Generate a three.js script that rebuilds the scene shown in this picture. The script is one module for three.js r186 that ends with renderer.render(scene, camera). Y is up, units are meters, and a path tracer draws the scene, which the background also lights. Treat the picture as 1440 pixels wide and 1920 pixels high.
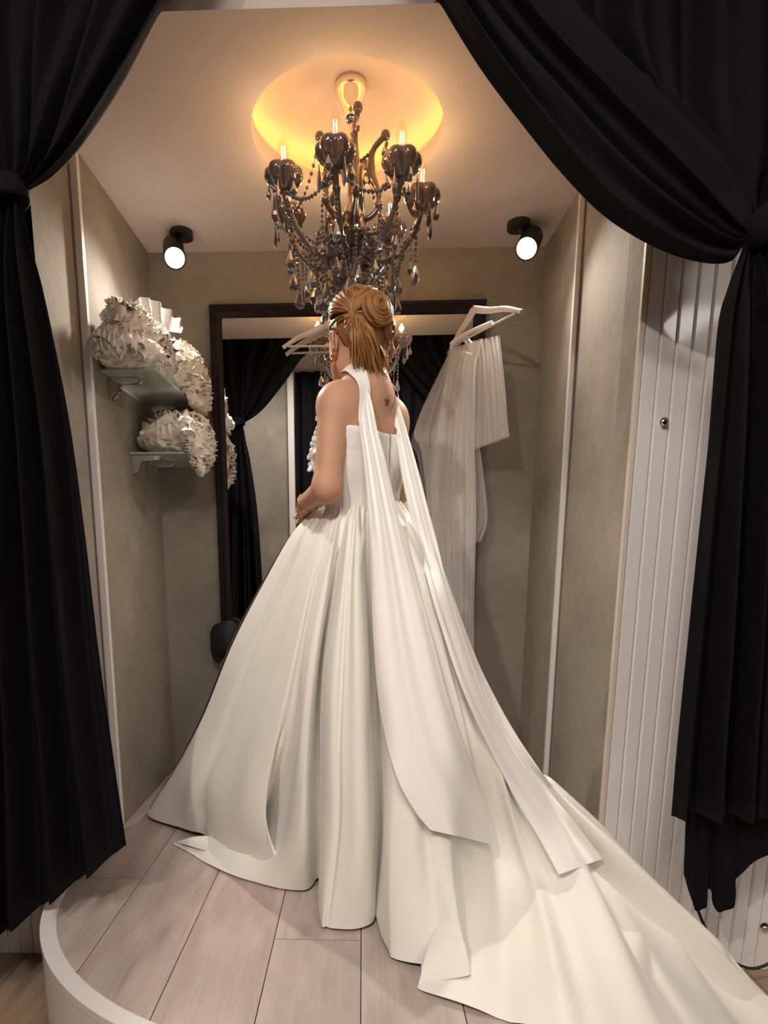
import * as THREE from 'three';
import { RectAreaLightUniformsLib } from 'three/addons/lights/RectAreaLightUniformsLib.js';
import { RoundedBoxGeometry } from 'three/addons/geometries/RoundedBoxGeometry.js';
import { DecalGeometry } from 'three/addons/geometries/DecalGeometry.js';
import { mergeGeometries } from 'three/addons/utils/BufferGeometryUtils.js';

// ------------------------------------------------------------------ camera, exposure, large lights
const scene = new THREE.Scene();
scene.background = new THREE.Color(0x000000);
const camera = new THREE.PerspectiveCamera(2 * Math.atan(960 / 1125) * 180 / Math.PI, 0.75, 0.05, 30);
camera.rotation.order = 'YXZ';
camera.position.set(0, 0.97, 0);
camera.rotation.set(-0.179, 0.033, 0);
camera.setViewOffset(1440, 1920, 78, -294, 1440, 1920);
camera.updateProjectionMatrix();
const renderer = new THREE.WebGLRenderer({ antialias: true });
renderer.toneMapping = THREE.LinearToneMapping;
renderer.toneMappingExposure = 1.0;
renderer.shadowMap.enabled = true;
RectAreaLightUniformsLib.init();

const SHOP_LIGHT = new THREE.Color(1.0, 0.91, 0.83), SPOT_LIGHT = new THREE.Color(1.0, 0.89, 0.78), CANDLE = new THREE.Color(1.0, 0.66, 0.33), STRIP = new THREE.Color(1.0, 0.43, 0.09);
const CEIL = 2.21, SHOP_CEIL = 2.9, BACK = -2.697, FRONT = -1.70, SOFFIT = -1.61, XL = -0.885, XR = 0.728, GROUND = -0.275;
const wallL = (z) => z < -2.06 ? XL : -0.912, wallR = (z) => z < -2.30 ? XR : mix(0.748, 0.71, (z + 2.30) / 0.60);
const PANELS = [[-0.12, 0.65, 0.5, 42], [-0.1, -0.4, 0.5, 9], [-1.55, 0.95, 0.6, 8], [1.55, 0.95, 0.6, 8], [2.3, 2.2, 1.0, 10], [2.3, 3.7, 1.0, 10]];

// ------------------------------------------------------------------ helpers
const V = (x, y, z) => new THREE.Vector3(x, y, z);
let seed = 12345;
const rnd = () => { seed |= 0; seed = (seed + 0x6D2B79F5) | 0; let t = Math.imul(seed ^ (seed >>> 15), 1 | seed); t = (t + Math.imul(t ^ (t >>> 7), 61 | t)) ^ t; return ((t ^ (t >>> 14)) >>> 0) / 4294967296; };
const rr = (a, b) => a + (b - a) * rnd();
const clamp = (x, a, b) => Math.max(a, Math.min(b, x)), mix = (a, b, t) => a + (b - a) * t;
const sstep = (a, b, x) => { const t = clamp((x - a) / (b - a), 0, 1); return t * t * (3 - 2 * t); };
const hash3 = (x, y, z) => { let h = Math.imul(x, 374761393) ^ Math.imul(y, 668265263) ^ Math.imul(z, 2147483647 - 1274126177); h = Math.imul(h ^ (h >>> 13), 1274126177); return ((h ^ (h >>> 16)) >>> 0) / 4294967296; };
function noise(x, y, z = 0) {
  const X = Math.floor(x), Y = Math.floor(y), Z = Math.floor(z); let a = x - X, b = y - Y, c = z - Z;
  a = a * a * (3 - 2 * a); b = b * b * (3 - 2 * b); c = c * c * (3 - 2 * c);
  const q = (i, j) => mix(hash3(X + i, Y + j, Z), hash3(X + i, Y + j, Z + 1), c);
  return mix(mix(q(0, 0), q(1, 0), a), mix(q(0, 1), q(1, 1), a), b) * 2 - 1;
}
const fbm = (x, y, z = 0, n = 4) => { let s = 0, a = 0.5; for (let i = 0; i < n; i++) { s += a * noise(x, y, z); x *= 2.03; y *= 2.03; z *= 2.03; a *= 0.5; } return s; };
const taken = {};
const numbered = (n) => { const k = taken[n] = (taken[n] ?? -1) + 1; return k ? `${n}_${String(k).padStart(3, '0')}` : n; };
const shade = (o) => { o.castShadow = o.receiveShadow = true; return o; };
function thing(name, label, category, [x, y, z] = [0, 0, 0], group) {
  const o = new THREE.Group(); o.name = numbered(name); o.position.set(x, y, z); o.userData = { label, category };
  if (group) o.userData.group = group;
  scene.add(o); return o;
}
function part(name, geo, mat, parent, label) {
  const m = shade(new THREE.Mesh(geo, mat)); m.name = name; if (label) m.userData.label = label; parent.add(m); return m;
}
function single(name, label, category, geo, mat, group) {
  const m = shade(new THREE.Mesh(geo, mat)); m.name = numbered(name); m.userData = { label, category }; if (group) m.userData.group = group; scene.add(m); return m;
}
function struct(name, geo, mat, parent = scene) {
  const m = shade(new THREE.Mesh(geo, mat)); m.name = parent === scene ? numbered(name) : name; if (parent === scene) m.userData = { kind: 'structure' }; parent.add(m); return m;
}
// texture coordinates in metres, taken from the face that each vertex lies on
function metreUV(g) {
  const p = g.attributes.position, n = g.attributes.normal, uv = new Float32Array(p.count * 2);
  for (let i = 0; i < p.count; i++) {
    const ax = Math.abs(n.getX(i)), ay = Math.abs(n.getY(i)), az = Math.abs(n.getZ(i));
    if (ay >= ax && ay >= az) { uv[2 * i] = p.getX(i); uv[2 * i + 1] = p.getZ(i); } else if (ax >= az) { uv[2 * i] = p.getZ(i); uv[2 * i + 1] = p.getY(i); } else { uv[2 * i] = p.getX(i); uv[2 * i + 1] = p.getY(i); }
  }
  g.setAttribute('uv', new THREE.BufferAttribute(uv, 2)); return g;
}
const block = (x0, x1, y0, y1, z0, z1) => metreUV(new THREE.BoxGeometry(x1 - x0, y1 - y0, z1 - z0).translate((x0 + x1) / 2, (y0 + y1) / 2, (z0 + z1) / 2));
const rblock = (x0, x1, y0, y1, z0, z1, r = 0.003, s = 2) => metreUV(new RoundedBoxGeometry(x1 - x0, y1 - y0, z1 - z0, s, r).translate((x0 + x1) / 2, (y0 + y1) / 2, (z0 + z1) / 2));
const join = (list) => mergeGeometries(list.map((g) => { const q = g.index ? g.toNonIndexed() : g; for (const k of Object.keys(q.attributes)) if (!['position', 'normal', 'uv', 'color'].includes(k)) q.deleteAttribute(k); return q; }));
function tube(points, r, seg = 24, rad = 8, closed = false) {
  return new THREE.TubeGeometry(new THREE.CatmullRomCurve3(points.map((p) => p.isVector3 ? p : V(...p)), closed, 'centripetal'), seg, r, rad, closed);
}
function taperTube(points, r0, r1, seg = 16, rad = 6) {
  const c = new THREE.CatmullRomCurve3(points, false, 'centripetal'), g = new THREE.TubeGeometry(c, seg, 1, rad, false), p = g.attributes.position;
  for (let i = 0; i <= seg; i++) {
    const q = c.getPointAt(i / seg), t = i / seg, r = typeof r0 === 'function' ? r0(t) : mix(r0, r1, t);
    for (let j = 0; j <= rad; j++) { const k = i * (rad + 1) + j; p.setXYZ(k, q.x + (p.getX(k) - q.x) * r, q.y + (p.getY(k) - q.y) * r, q.z + (p.getZ(k) - q.z) * r); }
  }
  return g;
}
const lathe = (pts, seg = 24) => new THREE.LatheGeometry(pts.map(([x, y]) => new THREE.Vector2(x, y)), seg);
const cyl = (r0, r1, h, seg = 24) => new THREE.CylinderGeometry(r0, r1, h, seg);
function aim(g, from, to) { // a geometry built along +y from the origin, laid from one point towards another
  const d = to.clone().sub(from).normalize(); g.applyQuaternion(new THREE.Quaternion().setFromUnitVectors(V(0, 1, 0), d)); return g.translate(from.x, from.y, from.z);
}
// smooth sheet through a net of control points (columns of points, millimetres)
const cr = (a, b, c, d, t) => 0.5 * (2 * b + (c - a) * t + (2 * a - 5 * b + 4 * c - d) * t * t + (3 * b - a - 3 * c + d) * t * t * t);
function sheet(net, nu, nv, { wrap = false, bend, soft = true } = {}) {
  const C = net.length, R = net[0].length, N = net.map((c) => c.map((p) => p.map((x) => x / 1000)));
  const ext = (arr, i, n) => i < 0 ? arr(0).map((x, k) => 2 * x - arr(1)[k]) : i >= n ? arr(n - 1).map((x, k) => 2 * x - arr(n - 2)[k]) : arr(i);
  const rowsOf = N.map((col) => { const out = []; for (let j = 0; j <= nv; j++) { const f = j / nv * (R - 1), k = Math.min(Math.floor(f), R - 2), t = f - k, g = (i) => ext((q) => col[q], i, R), a = g(k - 1), b = g(k), c = g(k + 1), d = g(k + 2); out.push([0, 1, 2].map((m) => cr(a[m], b[m], c[m], d[m], t))); } return out; });
  const P = [];
  for (let i = 0; i <= nu; i++) {
    const f = i / nu * (wrap ? C : C - 1), k = wrap ? Math.floor(f) % C : Math.min(Math.floor(f), C - 2), t = wrap ? f - Math.floor(f) : f - k, line = [];
    for (let j = 0; j <= nv; j++) {
      const g = (q) => wrap ? rowsOf[(q + C) % C][j] : ext((m) => rowsOf[m][j], q, C), a = g(k - 1), b = g(k), c = g(k + 1), d = g(k + 2);
      line.push([0, 1, 2].map((m) => cr(a[m], b[m], c[m], d[m], t)));
    }
    P.push(line);
  }
  const pos = new Float32Array((nu + 1) * (nv + 1) * 3), uv = new Float32Array((nu + 1) * (nv + 1) * 2), idx = [];
  const id = (i, j) => i * (nv + 1) + j;
  for (let i = 0; i <= nu; i++) { let len = 0; for (let j = 0; j <= nv; j++) { if (j) len += Math.hypot(...[0, 1, 2].map((m) => P[i][j][m] - P[i][j - 1][m])); pos.set(P[i][j], id(i, j) * 3); uv.set([i / nu * 2, len], id(i, j) * 2); } }
  for (let i = 0; i < nu; i++) for (let j = 0; j < nv; j++) idx.push(id(i, j), id(i, j + 1), id(i + 1, j), id(i + 1, j), id(i, j + 1), id(i + 1, j + 1));
  const g = new THREE.BufferGeometry(); g.setAttribute('position', new THREE.BufferAttribute(pos, 3)); g.setAttribute('uv', new THREE.BufferAttribute(uv, 2)); g.setIndex(idx); g.computeVertexNormals();
  const seam = () => { if (!wrap) return; const n = g.attributes.normal; for (let j = 0; j <= nv; j++) { const a = id(0, j), b = id(nu, j), q = V(n.getX(a) + n.getX(b), n.getY(a) + n.getY(b), n.getZ(a) + n.getZ(b)).normalize(); n.setXYZ(a, q.x, q.y, q.z); n.setXYZ(b, q.x, q.y, q.z); } };
  seam();
  if (bend) {
    const n = g.attributes.normal, p = g.attributes.position;
    for (let i = 0; i <= nu; i++) for (let j = 0; j <= nv; j++) {
      const k = id(i, j), h = bend(i / nu, j / nv, V(p.getX(k), p.getY(k), p.getZ(k)));
      if (typeof h === 'number') p.setXYZ(k, p.getX(k) + n.getX(k) * h, p.getY(k) + n.getY(k) * h, p.getZ(k) + n.getZ(k) * h); else p.setXYZ(k, h.x, h.y, h.z);
    }
    g.computeVertexNormals(); seam();
  }
  return g;
}
// closed surface of a distance field on a box grid
function fieldMesh(f, lo, hi, cell, uvScale = 1) {
  const n = [0, 1, 2].map((k) => Math.ceil((hi[k] - lo[k]) / cell) + 1), [nx, ny, nz] = n, F = new Float32Array(nx * ny * nz), at = (i, j, k) => i + nx * (j + ny * k);
  for (let k = 0; k < nz; k++) for (let j = 0; j < ny; j++) for (let i = 0; i < nx; i++) F[at(i, j, k)] = f(lo[0] + i * cell, lo[1] + j * cell, lo[2] + k * cell);
  const vid = new Int32Array(nx * ny * nz).fill(-1), pos = [], idx = [];
  for (let k = 0; k < nz - 1; k++) for (let j = 0; j < ny - 1; j++) for (let i = 0; i < nx - 1; i++) {
    let m = 0, sx = 0, sy = 0, sz = 0;
    const edge = (a, b, c, d, e, g) => { const u = F[at(i + a, j + b, k + c)], v = F[at(i + d, j + e, k + g)]; if ((u < 0) !== (v < 0)) { const t = u / (u - v); sx += a + (d - a) * t; sy += b + (e - b) * t; sz += c + (g - c) * t; m++; } };
    edge(0, 0, 0, 1, 0, 0); edge(0, 1, 0, 1, 1, 0); edge(0, 0, 1, 1, 0, 1); edge(0, 1, 1, 1, 1, 1);
    edge(0, 0, 0, 0, 1, 0); edge(1, 0, 0, 1, 1, 0); edge(0, 0, 1, 0, 1, 1); edge(1, 0, 1, 1, 1, 1);
    edge(0, 0, 0, 0, 0, 1); edge(1, 0, 0, 1, 0, 1); edge(0, 1, 0, 0, 1, 1); edge(1, 1, 0, 1, 1, 1);
    if (m) { vid[at(i, j, k)] = pos.length / 3; pos.push(lo[0] + (i + sx / m) * cell, lo[1] + (j + sy / m) * cell, lo[2] + (k + sz / m) * cell); }
  }
  const quad = (a, b, c, d, flip) => { if (a < 0 || b < 0 || c < 0 || d < 0) return; flip ? idx.push(a, c, b, a, d, c) : idx.push(a, b, c, a, c, d); };
  for (let k = 1; k < nz - 1; k++) for (let j = 1; j < ny - 1; j++) for (let i = 1; i < nx - 1; i++) {
    const s = F[at(i, j, k)] < 0;
    if (s !== F[at(i + 1, j, k)] < 0) quad(vid[at(i, j - 1, k - 1)], vid[at(i, j, k - 1)], vid[at(i, j, k)], vid[at(i, j - 1, k)], !s);
    if (s !== F[at(i, j + 1, k)] < 0) quad(vid[at(i - 1, j, k - 1)], vid[at(i - 1, j, k)], vid[at(i, j, k)], vid[at(i, j, k - 1)], !s);
    if (s !== F[at(i, j, k + 1)] < 0) quad(vid[at(i - 1, j - 1, k)], vid[at(i, j - 1, k)], vid[at(i, j, k)], vid[at(i - 1, j, k)], !s);
  }
  const P = new Float32Array(pos), N = new Float32Array(pos.length), U = new Float32Array(pos.length / 3 * 2), e = cell * 0.6;
  for (let i = 0; i < P.length; i += 3) {
    const [x, y, z] = [P[i], P[i + 1], P[i + 2]]; let a = f(x + e, y, z) - f(x - e, y, z), b = f(x, y + e, z) - f(x, y - e, z), c = f(x, y, z + e) - f(x, y, z - e); const l = Math.hypot(a, b, c) || 1;
    N.set([a / l, b / l, c / l], i); U.set([(x + z) * uvScale, y * uvScale], i / 3 * 2);
  }
  const g = new THREE.BufferGeometry(); g.setAttribute('position', new THREE.BufferAttribute(P, 3)); g.setAttribute('normal', new THREE.BufferAttribute(N, 3)); g.setAttribute('uv', new THREE.BufferAttribute(U, 2)); g.setIndex(idx); return g;
}
const smin = (a, b, k) => { const h = Math.max(k - Math.abs(a - b), 0) / k; return Math.min(a, b) - h * h * k * 0.25; };
function cone(a, b, ra, rb) { // tapered capsule
  const [ax, ay, az] = a, dx = b[0] - ax, dy = b[1] - ay, dz = b[2] - az, L = dx * dx + dy * dy + dz * dz || 1e-9;
  return (x, y, z) => { const px = x - ax, py = y - ay, pz = z - az, t = clamp((px * dx + py * dy + pz * dz) / L, 0, 1); return Math.hypot(px - dx * t, py - dy * t, pz - dz * t) - (ra + (rb - ra) * t); };
}
const egg = (c, r) => (x, y, z) => { const a = (x - c[0]) / r[0], b = (y - c[1]) / r[1], d = (z - c[2]) / r[2], k = Math.hypot(a, b, d); return (k - 1) * Math.min(...r) * (k < 1 ? 1 : Math.max(1, 0.9)); };
const blend = (list, k) => (x, y, z) => { let d = 1e3; for (const f of list) d = smin(d, f(x, y, z), k); return d; };

const NETS = {
  skirt: [[[-147, 1122, -1930], [-224, 1054, -1950], [-319, 911, -1980], [-452, 682, -2030], [-574, 415, -2070], [-704, 181, -2100], [-810, 12, -2142]], [[-128, 1126, -1890], [-191, 1051, -1880], [-270, 897, -1890], [-389, 663, -1920], [-505, 389, -1960], [-612, 188, -1980], [-644, 20, -2009]], [[-110, 1132, -1860], [-150, 1045, -1810], [-202, 893, -1790], [-280, 669, -1780], [-368, 417, -1780], [-426, 206, -1780], [-428, 30, -1804]], [[-87, 1140, -1820], [-118, 1045, -1740], [-156, 897, -1690], [-208, 675, -1660], [-260, 451, -1650], [-279, 226, -1660], [-247, 45, -1680]], [[-72, 1144, -1800], [-99, 1044, -1720], [-129, 898, -1670], [-172, 680, -1630], [-219, 441, -1655], [-352, 130, -1830], [-648, 6, -1920]], [[-62, 1146, -1790], [-86, 1043, -1700], [-113, 899, -1650], [-149, 685, -1605], [-182, 454, -1615], [-258, 160, -1730], [-391, 6, -1707]], [[-53, 1148, -1780], [-73, 1043, -1685], [-96, 900, -1630], [-127, 689, -1580], [-148, 469, -1570], [-166, 231, -1580], [-176, 8, -1631]], [[-39, 1149, -1785], [-58, 1044, -1715], [-82, 898, -1680], [-116, 676, -1655], [-126, 444, -1650], [-125, 197, -1655], [-123, 15, -1675]], [[-31, 1146, -1775], [-44, 1042, -1680], [-62, 901, -1615], [-88, 694, -1555], [-97, 482, -1530], [-102, 245, -1520], [-106, 12, -1474]], [[-19, 1143, -1770], [-26, 1042, -1670], [-36, 901, -1600], [-46, 699, -1530], [-52, 496, -1490], [-51, 272, -1465], [-82, 8, -1450]], [[-4, 1138, -1770], [-4, 1042, -1670], [-5, 901, -1600], [2, 699, -1530], [9, 496, -1490], [16, 275, -1460], [23, 12, -1471]], [[15, 1136, -1780], [19, 1044, -1720], [27, 898, -1680], [39, 681, -1630], [49, 462, -1600], [58, 223, -1570], [36, 20, -1551]], [[24, 1134, -1772], [34, 1043, -1690], [48, 900, -1620], [66, 696, -1550], [69, 498, -1485], [62, 237, -1420], [62, 12, -1366]], [[36, 1132, -1770], [52, 1042, -1680], [78, 901, -1605], [108, 700, -1530], [117, 505, -1465], [105, 253, -1390], [84, 12, -1315]], [[53, 1132, -1770], [81, 1042, -1680], [122, 901, -1610], [171, 698, -1540], [205, 501, -1480], [221, 247, -1405], [252, 30, -1247]], [[66, 1133, -1775], [102, 1043, -1690], [149, 901, -1620], [206, 695, -1560], [249, 489, -1520], [250, 189, -1460], [131, 6, -1228]], [[88, 1133, -1780], [129, 1043, -1700], [182, 900, -1640], [245, 690, -1590], [310, 477, -1560], [417, 100, -1601], [320, 12, -1130]], [[107, 1135, -1800], [159, 1045, -1740], [222, 882, -1700], [298, 662, -1665], [387, 440, -1630], [547, 120, -1540], [523, 0, -1048]], [[128, 1137, -1830], [186, 1039, -1790], [253, 864, -1760], [343, 625, -1735], [454, 402, -1700], [667, 130, -1631], [777, -120, -1184]], [[141, 1137, -1860], [201, 1033, -1830], [273, 846, -1805], [369, 599, -1785], [495, 375, -1720], [732, 130, -1699], [1017, -250, -1363]], [[150, 1137, -1890], [212, 1025, -1870], [287, 831, -1845], [390, 578, -1820], [525, 352, -1740], [694, 199, -1560], [1111, -190, -1442]], [[90, 1130, -1910], [180, 1030, -1910], [260, 820, -1900], [360, 580, -1890], [470, 330, -1840], [640, 100, -1660], [840, -260, -1520]], [[90, 1130, -1950], [180, 1030, -1970], [260, 820, -1990], [360, 580, -2000], [460, 330, -1980], [560, 120, -1920], [640, 12, -1860]], [[70, 1130, -1980], [130, 1030, -2050], [200, 820, -2100], [280, 580, -2160], [360, 330, -2200], [420, 120, -2240], [460, 12, -2270]], [[-30, 1130, -2000], [-50, 1030, -2100], [-70, 820, -2200], [-90, 580, -2300], [-100, 330, -2360], [-100, 120, -2420], [-100, 12, -2460]], [[-120, 1130, -1980], [-200, 1030, -2070], [-300, 820, -2150], [-400, 580, -2240], [-490, 330, -2310], [-560, 120, -2380], [-600, 12, -2430]], [[-150, 1120, -1960], [-240, 1020, -2020], [-350, 820, -2070], [-460, 580, -2140], [-580, 330, -2200], [-680, 120, -2260], [-750, 12, -2310]]],
  scarf_a: [[[-48, 1425, -1965], [-57, 1470, -1930], [-52, 1485, -1865], [-38, 1478, -1800], [-23, 1415, -1745], [-12, 1324, -1705], [-1, 1236, -1670], [8, 1151, -1645], [14, 1074, -1625], [22, 929, -1614], [30, 764, -1568], [47, 591, -1509], [85, 450, -1422], [133, 362, -1398], [170, 316, -1391]], [[-44, 1427, -1963], [-52, 1473, -1928], [-46, 1488, -1865], [-30, 1479, -1800], [-14, 1411, -1743], [-2, 1322, -1704], [11, 1236, -1669], [22, 1149, -1644], [32, 1070, -1624], [46, 927, -1590], [60, 768, -1533], [80, 606, -1473], [121, 460, -1425], [166, 367, -1403], [202, 306, -1396]], [[-40, 1429, -1961], [-47, 1476, -1926], [-40, 1492, -1865], [-22, 1479, -1800], [-5, 1408, -1741], [8, 1320, -1703], [23, 1235, -1668], [37, 1146, -1643], [50, 1066, -1623], [70, 924, -1585], [90, 769, -1526], [115, 612, -1473], [156, 470, -1430], [201, 369, -1413], [236, 294, -1407]], [[-36, 1431, -1959], [-42, 1480, -1924], [-34, 1495, -1865], [-14, 1480, -1800], [4, 1405, -1739], [18, 1319, -1702], [34, 1235, -1667], [52, 1144, -1642], [68, 1062, -1622], [94, 921, -1585], [120, 770, -1526], [150, 617, -1476], [192, 478, -1440], [238, 365, -1435], [283, 248, -1486]], [[-32, 1433, -1957], [-37, 1483, -1922], [-28, 1498, -1865], [-6, 1481, -1800], [13, 1401, -1737], [28, 1317, -1701], [46, 1235, -1666], [66, 1142, -1641], [86, 1057, -1621], [118, 919, -1586], [151, 769, -1530], [186, 620, -1486], [230, 484, -1458], [284, 345, -1499], [325, 219, -1528]], [[-29, 1434, -1955], [-31, 1486, -1920], [-21, 1502, -1865], [2, 1482, -1800], [22, 1398, -1735], [38, 1315, -1700], [58, 1235, -1665], [81, 1139, -1640], [103, 1053, -1620], [143, 916, -1590], [183, 768, -1539], [223, 621, -1506], [273, 480, -1505], [329, 332, -1545], [371, 189, -1572]]],
  scarf_b: [[[58, 1476, -2020], [56, 1499, -1970], [64, 1500, -1920], [78, 1421, -1860], [92, 1332, -1820], [106, 1224, -1780], [127, 1118, -1745], [159, 1000, -1720], [177, 895, -1596], [210, 786, -1567], [261, 642, -1541], [333, 495, -1552], [430, 315, -1589], [493, 214, -1571], [534, 136, -1511]], [[61, 1478, -2020], [59, 1501, -1970], [67, 1498, -1915], [84, 1418, -1855], [100, 1329, -1815], [119, 1221, -1775], [141, 1116, -1741], [172, 998, -1718], [192, 891, -1604], [226, 779, -1576], [278, 635, -1557], [353, 490, -1575], [449, 326, -1591], [519, 222, -1576], [566, 144, -1519]], [[63, 1480, -2020], [63, 1504, -1970], [70, 1495, -1910], [90, 1415, -1850], [109, 1327, -1810], [131, 1219, -1770], [155, 1114, -1738], [186, 996, -1715], [209, 887, -1620], [244, 772, -1595], [298, 627, -1579], [374, 485, -1597], [472, 333, -1605], [550, 224, -1593], [603, 144, -1542]], [[66, 1482, -2020], [66, 1506, -1970], [73, 1492, -1905], [96, 1412, -1845], [118, 1324, -1805], [144, 1216, -1765], [168, 1112, -1734], [200, 994, -1712], [227, 881, -1651], [263, 763, -1622], [319, 616, -1612], [397, 477, -1629], [498, 335, -1631], [585, 223, -1619], [641, 143, -1566]], [[68, 1484, -2020], [69, 1508, -1970], [76, 1489, -1900], [102, 1409, -1840], [127, 1321, -1800], [156, 1213, -1760], [182, 1109, -1730], [214, 993, -1710], [247, 876, -1690], [286, 752, -1662], [341, 605, -1645], [421, 469, -1663], [530, 331, -1671], [599, 246, -1590], [662, 165, -1548]]],
  left_upper: [[[-215, 2750, -1480], [-215, 2500, -1480], [-348, 2203, -1480], [-413, 2130, -1480], [-490, 2031, -1480], [-560, 1948, -1480], [-630, 1870, -1480], [-695, 1816, -1480], [-749, 1785, -1480], [-768, 1765, -1480]], [[-666, 2750, -1480], [-666, 2500, -1480], [-706, 2213, -1480], [-726, 2136, -1480], [-738, 2035, -1480], [-745, 1952, -1480], [-754, 1875, -1480], [-768, 1815, -1480], [-790, 1780, -1480], [-797, 1760, -1480]], [[-1125, 2750, -1480], [-1125, 2500, -1480], [-1070, 2223, -1480], [-1043, 2141, -1480], [-989, 2040, -1480], [-931, 1956, -1480], [-877, 1879, -1480], [-842, 1814, -1480], [-830, 1775, -1480], [-826, 1755, -1480]], [[-1593, 2750, -1480], [-1593, 2500, -1480], [-1439, 2233, -1480], [-1366, 2147, -1480], [-1242, 2045, -1480], [-1119, 1960, -1480], [-1002, 1884, -1480], [-917, 1814, -1480], [-871, 1769, -1480], [-854, 1750, -1480]], [[-1950, 2750, -1480], [-1950, 2500, -1480], [-1815, 2243, -1480], [-1693, 2153, -1480], [-1498, 2049, -1480], [-1308, 1964, -1480], [-1126, 1889, -1480], [-991, 1813, -1480], [-912, 1764, -1480], [-883, 1745, -1480]]],
  left_fall: [[[-768, 1765, -1480], [-763, 1740, -1480], [-751, 1665, -1480], [-730, 1560, -1480], [-697, 1306, -1480], [-680, 1035, -1480], [-668, 745, -1480], [-649, 449, -1480], [-631, 211, -1480]], [[-797, 1760, -1480], [-799, 1734, -1480], [-807, 1656, -1480], [-810, 1549, -1480], [-813, 1300, -1480], [-822, 1035, -1480], [-831, 744, -1480], [-835, 443, -1480], [-842, 59, -1465]], [[-826, 1755, -1480], [-834, 1728, -1480], [-863, 1647, -1480], [-891, 1539, -1480], [-929, 1295, -1480], [-965, 1035, -1480], [-994, 743, -1480], [-1022, 437, -1480], [-1059, -97, -1450]], [[-854, 1750, -1480], [-869, 1722, -1480], [-920, 1638, -1480], [-972, 1529, -1480], [-1046, 1290, -1480], [-1108, 1035, -1480], [-1159, 743, -1480], [-1211, 431, -1480], [-1282, -257, -1435]], [[-883, 1745, -1480], [-905, 1716, -1480], [-977, 1630, -1480], [-1054, 1518, -1480], [-1164, 1285, -1480], [-1253, 1036, -1480], [-1325, 742, -1480], [-1402, 425, -1480], [-1511, -422, -1420]]],
  right_swag: [[[6, 2750, -1440], [6, 2500, -1440], [111, 2158, -1440], [161, 2084, -1440], [240, 1979, -1440], [332, 1876, -1440], [420, 1784, -1440], [515, 1701, -1440], [620, 1641, -1440], [713, 1606, -1440], [783, 1600, -1440], [809, 1638, -1440]], [[80, 2750, -1440], [80, 2500, -1440], [174, 2156, -1440], [220, 2083, -1440], [299, 1993, -1440], [391, 1902, -1440], [479, 1813, -1440], [567, 1737, -1440], [650, 1681, -1440], [726, 1642, -1440], [789, 1626, -1440], [810, 1648, -1440]], [[159, 2750, -1440], [159, 2500, -1440], [243, 2154, -1440], [284, 2081, -1440], [363, 2001, -1440], [449, 1924, -1440], [530, 1851, -1440], [613, 1781, -1440], [684, 1725, -1440], [744, 1681, -1440], [795, 1651, -1440], [812, 1658, -1440]], [[221, 2750, -1440], [221, 2500, -1440], [317, 2152, -1440], [364, 2079, -1440], [432, 2009, -1440], [506, 1946, -1440], [582, 1883, -1440], [652, 1824, -1440], [712, 1769, -1440], [761, 1719, -1440], [800, 1676, -1440], [815, 1668, -1440]], [[280, 2750, -1500], [280, 2500, -1500], [358, 2201, -1500], [395, 2125, -1500], [461, 2056, -1500], [539, 1987, -1500], [617, 1926, -1500], [690, 1864, -1500], [753, 1807, -1500], [801, 1755, -1500], [825, 1703, -1480], [827, 1684, -1460]], [[447, 2750, -1530], [447, 2500, -1530], [465, 2222, -1530], [474, 2146, -1530], [493, 2078, -1530], [556, 1997, -1530], [641, 1940, -1530], [722, 1877, -1530], [780, 1819, -1530], [818, 1765, -1520], [834, 1711, -1490], [829, 1686, -1460]], [[628, 2750, -1530], [628, 2500, -1530], [643, 2218, -1530], [650, 2142, -1530], [660, 2064, -1530], [675, 1984, -1530], [701, 1913, -1530], [745, 1851, -1530], [800, 1797, -1530], [833, 1755, -1520], [841, 1711, -1490], [834, 1686, -1460]], [[811, 2750, -1530], [811, 2500, -1530], [830, 2212, -1530], [839, 2137, -1530], [847, 2059, -1530], [854, 1980, -1530], [860, 1910, -1530], [863, 1848, -1530], [863, 1801, -1530], [861, 1759, -1520], [852, 1713, -1490], [841, 1685, -1460]], [[1121, 2750, -1530], [1121, 2500, -1530], [1124, 2204, -1530], [1126, 2129, -1530], [1105, 2053, -1530], [1072, 1975, -1530], [1026, 1906, -1530], [978, 1846, -1530], [938, 1800, -1530], [908, 1759, -1520], [877, 1712, -1490], [852, 1685, -1460]]],
  right_fall: [[[818, 1651, -1460], [812, 1621, -1460], [794, 1564, -1460], [779, 1489, -1460], [777, 1267, -1460], [776, 1032, -1460], [776, 781, -1460], [777, 514, -1460], [781, 336, -1460]], [[833, 1653, -1460], [839, 1619, -1460], [852, 1556, -1460], [866, 1474, -1460], [885, 1267, -1460], [900, 1032, -1460], [917, 782, -1460], [931, 515, -1460], [944, 330, -1460]], [[849, 1655, -1460], [865, 1617, -1460], [911, 1548, -1460], [953, 1459, -1460], [993, 1266, -1460], [1024, 1031, -1460], [1057, 782, -1460], [1084, 517, -1460], [1105, 323, -1460]], [[864, 1656, -1460], [892, 1615, -1460], [969, 1540, -1460], [1040, 1443, -1460], [1100, 1265, -1460], [1147, 1031, -1460], [1196, 783, -1460], [1236, 519, -1460], [1266, 316, -1460]]],
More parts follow.
